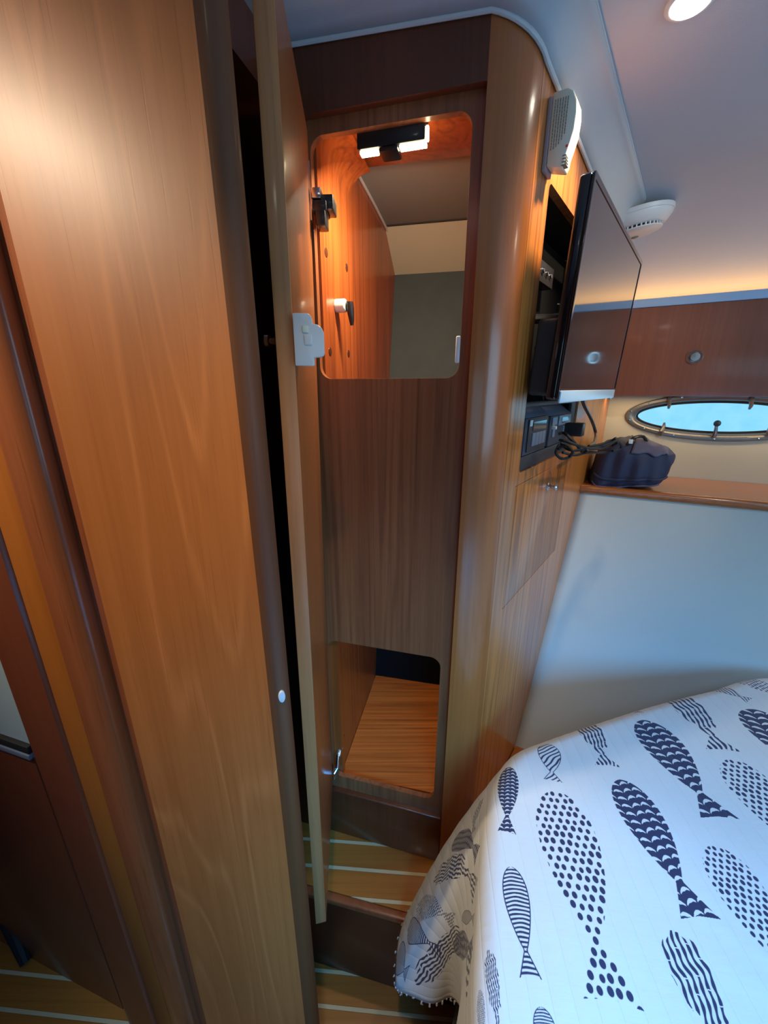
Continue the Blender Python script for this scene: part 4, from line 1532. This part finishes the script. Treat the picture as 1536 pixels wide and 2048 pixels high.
for c_ in range(8):
    for r_ in range(5):
        x_, y_ = 640 + 125 * c_ + 20 * (r_ % 2), 520 - 190 * r_ + 60 * (c_ % 2)
        if x_ / 1000 < 0.56 * (y_ / 1000) + 0.50 and y_ > 140 or x_ > 1180:
            continue
        fish((x_, y_ + 70), (x_ + 12, y_ - 70), 52, kinds_[(c_ + 2 * r_) % 5])
for y_, k_ in ((60, 'herring'), (-130, 'dots')):
    for x_ in (190, 330, 470):
        fish((x_, y_ + 60), (x_ + 10, y_ - 70), 50, kinds_[(x_ // 70 + y_) % 5])
uv_top = uv_keep
for f_ in [((902, 1684), (968, 1716), 34, 'herring'), ((868, 1756), (964, 1792), 36, 'wave'), ((832, 1814), (908, 1846), 30, 'dots'),
           ((814, 1846), (886, 1906), 22, 'stripe'), ((908, 1900), (970, 1902), 22, 'herring'), ((830, 1968), (958, 1956), 26, 'wave'),
           ((924, 1838), (972, 1840), 20, 'stripe'), ((946, 1592), (944, 1670), 24, 'wave'), ((797, 1898), (816, 1950), 14, 'stripe')]:
    fish(*f_, 'drape')
inkc = np.array([0.022, 0.025, 0.075], np.float32)
rgb = tex * (1 - ink[..., None]) + inkc * ink[..., None]
img = bpy.data.images.new('fish_print', TX, TX, alpha=False, float_buffer=False)
img.colorspace_settings.name = 'sRGB'
# store display-encoded values
enc = np.where(rgb <= 0.0031308, rgb * 12.92, 1.055 * np.power(rgb, 1 / 2.4) - 0.055)
buf = np.ones((TX, TX, 4), np.float32)
buf[..., :3] = enc
img.pixels.foreach_set(buf.ravel())
img.update()

m, nt, b = new_mat('quilted_fish_cotton')
ti = nt.nodes.new('ShaderNodeTexImage')
ti.image = img
ti.extension = 'EXTEND'
ti.interpolation = 'Linear'
uvn = nt.nodes.new('ShaderNodeUVMap')
uvn.uv_map = 'UVMap'
nt.links.new(uvn.outputs[0], ti.inputs['Vector'])
nt.links.new(ti.outputs[0], b.inputs['Base Color'])
b.inputs['Roughness'].default_value = 0.85
b.inputs['Sheen Weight'].default_value = 0.2
# crinkle between the stitch lines
sc1 = nt.nodes.new('ShaderNodeVectorMath')
sc1.operation = 'MULTIPLY'
sc1.inputs[1].default_value = (USZ, USZ, USZ)
nt.links.new(uvn.outputs[0], sc1.inputs[0])
rotm = nt.nodes.new('ShaderNodeVectorRotate')
rotm.rotation_type = 'Z_AXIS'
rotm.inputs['Angle'].default_value = radians(6)
nt.links.new(sc1.outputs[0], rotm.inputs['Vector'])
sep = nt.nodes.new('ShaderNodeSeparateXYZ')
nt.links.new(rotm.outputs[0], sep.inputs[0])
m1 = nt.nodes.new('ShaderNodeMath')
m1.operation = 'MULTIPLY'
m1.inputs[1].default_value = pi / 0.026
nt.links.new(sep.outputs[0], m1.inputs[0])
m2 = nt.nodes.new('ShaderNodeMath')
m2.operation = 'SINE'
nt.links.new(m1.outputs[0], m2.inputs[0])
m3 = nt.nodes.new('ShaderNodeMath')
m3.operation = 'ABSOLUTE'
nt.links.new(m2.outputs[0], m3.inputs[0])
m4 = nt.nodes.new('ShaderNodeMath')
m4.operation = 'POWER'
m4.inputs[1].default_value = 0.35
nt.links.new(m3.outputs[0], m4.inputs[0])
st_ = nt.nodes.new('ShaderNodeVectorMath')
st_.operation = 'MULTIPLY'
st_.inputs[1].default_value = (40, 130, 1)
nt.links.new(rotm.outputs[0], st_.inputs[0])
nz_ = nt.nodes.new('ShaderNodeTexNoise')
nz_.inputs['Scale'].default_value = 1
nz_.inputs['Detail'].default_value = 3
nt.links.new(st_.outputs[0], nz_.inputs['Vector'])
m5 = nt.nodes.new('ShaderNodeMath')
m5.operation = 'MULTIPLY_ADD'
m5.inputs[1].default_value = 0.5
nt.links.new(nz_.outputs[0], m5.inputs[0])
nt.links.new(m4.outputs[0], m5.inputs[2])
bpn = nt.nodes.new('ShaderNodeBump')
bpn.inputs['Strength'].default_value = 0.5
bpn.inputs['Distance'].default_value = 0.0018
nt.links.new(m5.outputs[0], bpn.inputs['Height'])
nt.links.new(bpn.outputs[0], b.inputs['Normal'])
M['quilt'] = m

qo = mb.build('quilt', M['quilt'], angle=180)
tag(qo, 'white quilted bedspread printed with navy fish, its corner draped over the bed edge', 'quilt')
sol = qo.modifiers.new('solidify', 'SOLIDIFY')
sol.thickness = 0.006
sol.offset = -1
# tufted hem of the hanging corner
for i in range(3 * NS, 9 * NS, 2):
    k = i * NR + NR - 1
    p = Vector(verts[k])
    MB().tube([p + Vector((0, 0, 0.001)), p + Vector((random.uniform(-.002, .002), random.uniform(-.002, .002), -0.004)),
             p + Vector((random.uniform(-.003, .003), random.uniform(-.002, .002), -0.008))], [0.0016, 0.002, 0.0008], 6).build('hem_tuft', M['cushion'], qo)

# mattress and base under the quilt


def ring(off, extra=()):
    pts_ = [tuple(Ec[i] - nout[i] * off) for i in range(0, NU, 5)]
    return pts_ + [(2.05, -0.56), (0.06 + off, -0.56)][0:2]


bd = thing('berth', 'island bed under the fish quilt, with mattress and dark wooden base', 'bed', (0.9, 0.1, ZF))
MB().prism(ring(0.060), -0.86, ZB - 0.012).build('mattress', M['cushion'], bd, angle=50)
MB().prism(ring(0.42), ZF, -0.865).build('base', M['riser'], bd, angle=50)
# little wooden ledge where closet side, hull and berth meet
struct(MB().box(FB, 0.12, 0.46, 0.001, 0.14, -1.13, -1.105).build('trim_7', M['shelfwood'], bevel=0.004))

# dark patterned blanket below the quilt
bl = MB()
bpz = [(0.150, 0.30), (0.152, 0.36), (0.156, 0.42), (0.170, 0.475), (0.200, 0.52)]
bc_ = catmull(bpz, 10)


def bl_pt(u, v):
    k = u * (len(bc_) - 1)
    i = min(int(k), len(bc_) - 2)
    p = bc_[i] * (1 - (k - i)) + bc_[i + 1] * (k - i)
    w_ = 0.006 * sin(u * 22) * v
    return (p[0] - 0.02 * v + w_, p[1] - 0.012 * v, -1.00 - 0.36 * v)


bl.grid(bl_pt, 40, 30)
m, nt, b = new_mat('navy_zigzag_cloth')
geo = nt.nodes.new('ShaderNodeNewGeometry')
sp_ = nt.nodes.new('ShaderNodeSeparateXYZ')
nt.links.new(geo.outputs['Position'], sp_.inputs[0])


def mt_(op, a, b_=None, c=None):
    n_ = nt.nodes.new('ShaderNodeMath')
    n_.operation = op
    for i_, x in enumerate((a, b_, c)):
        if x is None:
            continue
        if isinstance(x, (int, float)):
            n_.inputs[i_].default_value = x
        else:
            nt.links.new(x, n_.inputs[i_])
    return n_.outputs[0]


zg = mt_('PINGPONG', mt_('MULTIPLY', sp_.outputs[1], 60), 1.0)
rw = mt_('FRACT', mt_('MULTIPLY_ADD', zg, 0.35, mt_('MULTIPLY', sp_.outputs[2], 55)))
wm = mt_('LESS_THAN', rw, 0.22)
mx = nt.nodes.new('ShaderNodeMix')
mx.data_type = 'RGBA'
mx.inputs['A'].default_value = (0.016, 0.018, 0.04, 1)
mx.inputs['B'].default_value = (0.35, 0.34, 0.32, 1)
nt.links.new(wm, mx.inputs['Factor'])
nt.links.new(mx.outputs['Result'], b.inputs['Base Color'])
b.inputs['Roughness'].default_value = 0.9
o = bl.build('blanket', m, angle=180)
sol = o.modifiers.new('solidify', 'SOLIDIFY')
sol.thickness = 0.004
tag(o, 'dark navy cloth with pale zigzag lines hanging below the quilt corner', 'blanket')

for o in bpy.data.objects:
    if '_org' in o:
        del o['_org']
